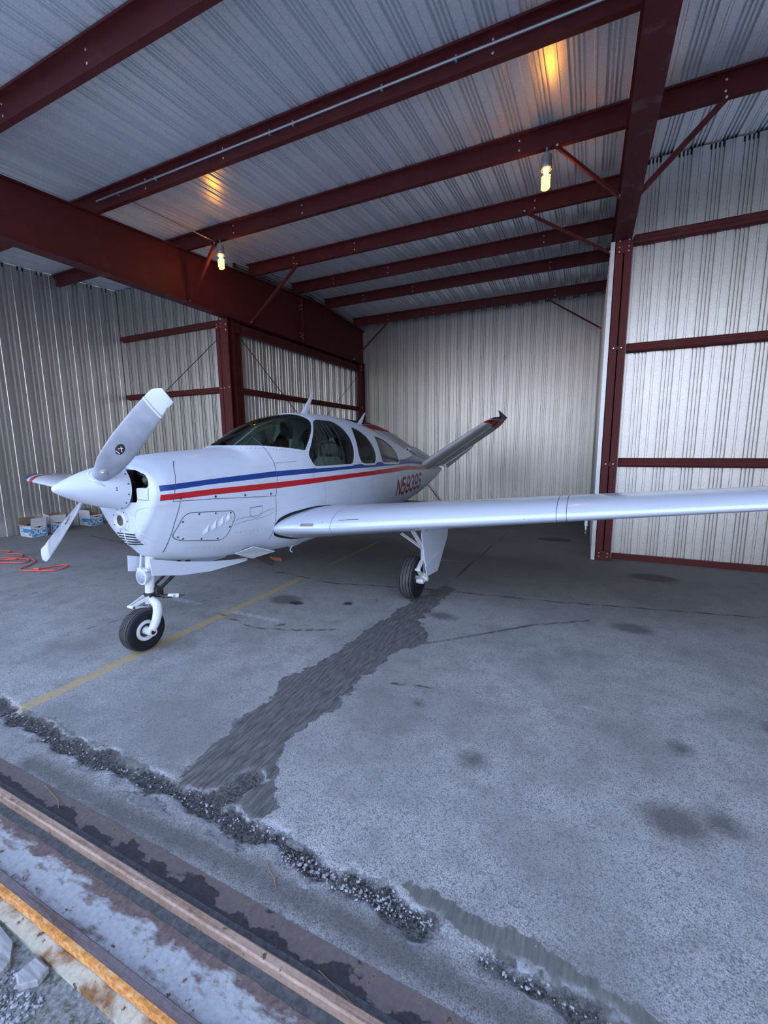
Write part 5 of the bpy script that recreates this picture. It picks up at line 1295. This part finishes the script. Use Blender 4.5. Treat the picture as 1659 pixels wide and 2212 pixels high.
# main gear, both sides
for s in (1, -1):
    mc = Vector((s*1.575, 2.585, .232))
    mg = obj('main_gear', tube([(s*1.70, 2.62, .86), (s*1.70, 2.60, .40)], [.036, .034], 16), WHITE_WORN, PL, 60)
    obj('piston', tube([(s*1.70, 2.60, .41), (s*1.70, 2.595, .26)], .022, 16), CHROME, mg, 60)
    obj('main_tire', tire(.234, .175, .10, (-.60, -.20, .20, .60)), RUBBER_MAIN, mg, 40).location = mc
    obj('wheel_rim', shift(lathe([(.04, -.065), (.10, -.07), (.104, 0), (.10, .065), (.092, .07), (.08, .045), (.03, .04)], 36, 'x'), mc), GREASY, mg, 35)
    obj('axle', join(tube([(s*1.58, 2.585, .232), (s*1.755, 2.585, .232)], .026, 14), tube([(s*1.70, 2.595, .30), (s*1.70, 2.585, .20)], .032, 14), tube([(s*1.66, 2.50, .225), (s*1.74, 2.50, .225)], .022, 12), cbox((s*1.70, 2.54, .225), (.05, .09, .05))), WHITE_WORN, mg, 60)
    obj('torque_link', join(bar((s*1.69, 2.58, .43), (s*1.69, 2.46, .36), .045, .014), bar((s*1.69, 2.46, .36), (s*1.69, 2.56, .27), .045, .014), tube([(s*1.66, 2.455, .36), (s*1.72, 2.455, .36)], .012, 10)), WHITE_WORN, mg)
    obj('side_brace', join(tube([(s*1.69, 2.60, .56), (s*1.43, 2.58, .72)], .014, 10), tube([(s*1.69, 2.57, .56), (s*1.43, 2.55, .72)], .007, 8), tube([(s*1.43, 2.58, .72), (s*1.15, 2.50, .82)], .017, 10), tube([(s*1.69, 2.58, .60), (s*1.56, 2.50, .86)], .014, 10), tube([(s*1.66, 2.58, .60), (s*1.53, 2.50, .86)], .009, 10)), WHITE_WORN, mg, 60)
    obj('brace_joint', join(tube([(s*1.43, 2.54, .72), (s*1.43, 2.62, .72)], .024, 12)), GREASY, mg, 60)
    dp = [(2.30, .80), (2.30, .775), (3.06, .86), (3.12, .70), (2.79, .262), (2.44, .29), (2.305, .68)]
    dp = [(2.27, .795), (3.10, .79), (3.09, .62), (2.79, .275), (2.46, .300), (2.32, .66)]
    x = s*1.80; n = len(dp)
    lean = lambda z: s*(.80-z)*-.03
    V = [(x+d*s+lean(z), a, z) for d in (0, .008) for a, z in dp]
    gd = obj('gear_door', (V, [tuple(range(n)), tuple(range(n, 2*n))]+[(k, (k+1) % n, n+(k+1) % n, n+k) for k in range(n)]), WHITE, mg)
    obj('door_rib', join(bar((x+.010*s+lean(.4), 2.42, .43), (x+.010*s+lean(.5), 2.92, .50), .008, .02)), WHITE, gd)
# ---- cabin interior
obj('cabin_floor', box(-.36, .36, 1.72, 4.8, .80, .82), LEATHER, PL)
obj('rear_bulkhead', loft([[Vector((p.x, a, p.z)) for p in ring(4.92, 1, .02)] for a in (4.88, 4.90)]), LEATHER, PL)
obj('glareshield', loft([[Vector((x, a, z)) for x, z in ((-w, .95), (w, .95), (w, zt), (w*.6, zt+.03), (-w*.6, zt+.03), (-w, zt))] for a, w, zt in ((1.58, .24, 1.585), (1.9, .38, 1.58), (2.12, .43, 1.575), (2.15, .43, 1.54))]), DASH, PL)
def seat(x, a, hb=1.52):
    rb = lambda c, s, r: c
    parts = [loft([[Vector((x+.20*cs*k, yy, zz+.05*sn)) for cs, sn in [(math.copysign(abs(cos(t))**.4, cos(t)), math.copysign(abs(sin(t))**.6, sin(t))) for t in [2*pi*i/20 for i in range(20)]]] for yy, zz, k in ((a-.42, 1.0, .9), (a-.38, 1.03, 1), (a-.1, 1.02, 1), (a, 1.0, .95))])]
    back = loft([[Vector((x+.21*k*cs, a+.02+(zz-1.0)*.22+.055*sn, zz)) for cs, sn in [(math.copysign(abs(cos(t))**.4, cos(t)), math.copysign(abs(sin(t))**.6, sin(t))) for t in [2*pi*i/20 for i in range(20)]]] for zz, k in ((.98, .9), (1.05, 1), (1.3, 1), (hb-.08, .95), (hb, .72))])
    st = obj('seat', join(parts[0]), LEATHER, PL, 50); obj('seat_back', back, LEATHER, st, 50)
    obj('headrest', loft([[Vector((x+.11*cs*k, a+.16+.035*sn, zz)) for cs, sn in [(cos(t), sin(t)) for t in [2*pi*i/16 for i in range(16)]]] for zz, k in ((hb+.04, .8), (hb+.07, 1), (hb+.16, 1), (hb+.2, .7))]), LEATHER, st, 60)
for x in (-.25, .25): seat(x, 2.85); seat(x, 3.75, 1.45)
obj('sun_visor', ([(-.32, 2.27, 1.80), (-.30, 2.26, 1.79), (-.02, 2.52, 1.965), (-.10, 2.50, 1.98), (-.32, 2.30, 1.90)], [(0, 1, 2, 3, 4)]), VISOR, PL)
obj('compass', shift(lathe([(.01, -.035), (.03, -.028), (.036, 0), (.03, .028), (.01, .035)], 20, 'z'), (0.0, 2.10, 1.715)), DASH, PL, 60)
obj('compass_stalk', tube([(0, 2.10, 1.69), (0, 2.10, 1.62)], .012, 8), DASH, PL)
for s in (1, -1): obj('control_column', tube([(s*.2, 2.15, 1.42), (s*.2, 2.42, 1.46)], .012, 8), DASH, PL)
obj('centre_post', tube([(0, 1.62, 1.64), (0, 2.0, 1.86), (0, 2.40, 1.975)], .009, 8), WHITE, PL)
hd = []
for x in (-.34, .30): hd += [box(x-.03, x+.03, 2.99, 3.0, 1.62, 1.75)]
obj('paper_card', join(*hd), mat('pale_card', (.62, .68, .64), .6), PL)
obj('headset', tube(cat([(.18, 2.95, 1.50), (.16, 2.96, 1.66), (.28, 2.97, 1.70), (.40, 2.98, 1.66), (.40, 2.98, 1.50), (.30, 2.98, 1.47)], 6, True), .006, 6, True), DASH, PL)

# ------------------------------------------------------------------ separate pieces become separate parts
SPLIT = {'engine', 'intake_screw', 'drag_brace', 'clip', 'side_brace', 'hatch_louvre', 'torque_link', 'torque_pin', 'grille_slot', 'block', 'inlet_liner', 'paper_card', 'splice_plate', 'window_rim', 'wing_seam', 'paint_crack', 'wing_root_seal', 'end_clip'}
def split_loose(o):
    me = o.data; nb = {i: [] for i in range(len(me.vertices))}
    for e in me.edges: a, b = e.vertices; nb[a].append(b); nb[b].append(a)
    seen, groups = set(), []
    for v in nb:
        if v in seen: continue
        st, g = [v], []; seen.add(v)
        while st:
            a = st.pop(); g.append(a)
            for b in nb[a]:
                if b not in seen: seen.add(b); st.append(b)
        groups.append(g)
    if len(groups) < 2: return
    gid = {v: k for k, g in enumerate(groups) for v in g}; smooth = any(p.use_smooth for p in me.polygons)
    faces = [[] for _ in groups]
    for p in me.polygons: faces[gid[p.vertices[0]]].append(tuple(p.vertices))
    for g, fs in zip(groups, faces):
        mp = {v: i for i, v in enumerate(g)}
        q = obj(o.name.split('.')[0], ([tuple(me.vertices[v].co) for v in g], [tuple(mp[i] for i in f) for f in fs]), me.materials[0], o.parent, 50 if smooth else None)
        q.location = o.location
        for k in ('label',):
            if k in o: q[k] = o[k]
    bpy.data.objects.remove(o)
for o in [o for o in list(bpy.data.objects) if o.type == 'MESH' and o.name.split('.')[0] in SPLIT]: split_loose(o)

GROUPS = {'roof_purlin': 'dark red roof purlins', 'roof_rafter': 'tapered roof rafters', 'steel_column': 'dark red steel columns', 'wall_girt': 'dark red wall girts',
          'flange_brace': 'diagonal red braces under the roof', 'bracing_cable': 'bracing cables', 'steel_conduit': 'steel conduits under the roof',
          'door_track': 'sliding-door tracks', 'asphalt_chunk': 'broken asphalt pieces by the door tracks', 'dry_twig': 'dry twigs on the floor', 'wooden_slab': 'weathered grey slab pieces'}
for o in bpy.data.objects:
    g = GROUPS.get(o.name.split('.')[0])
    if g and o.parent is None and 'group' not in o: o['group'] = g
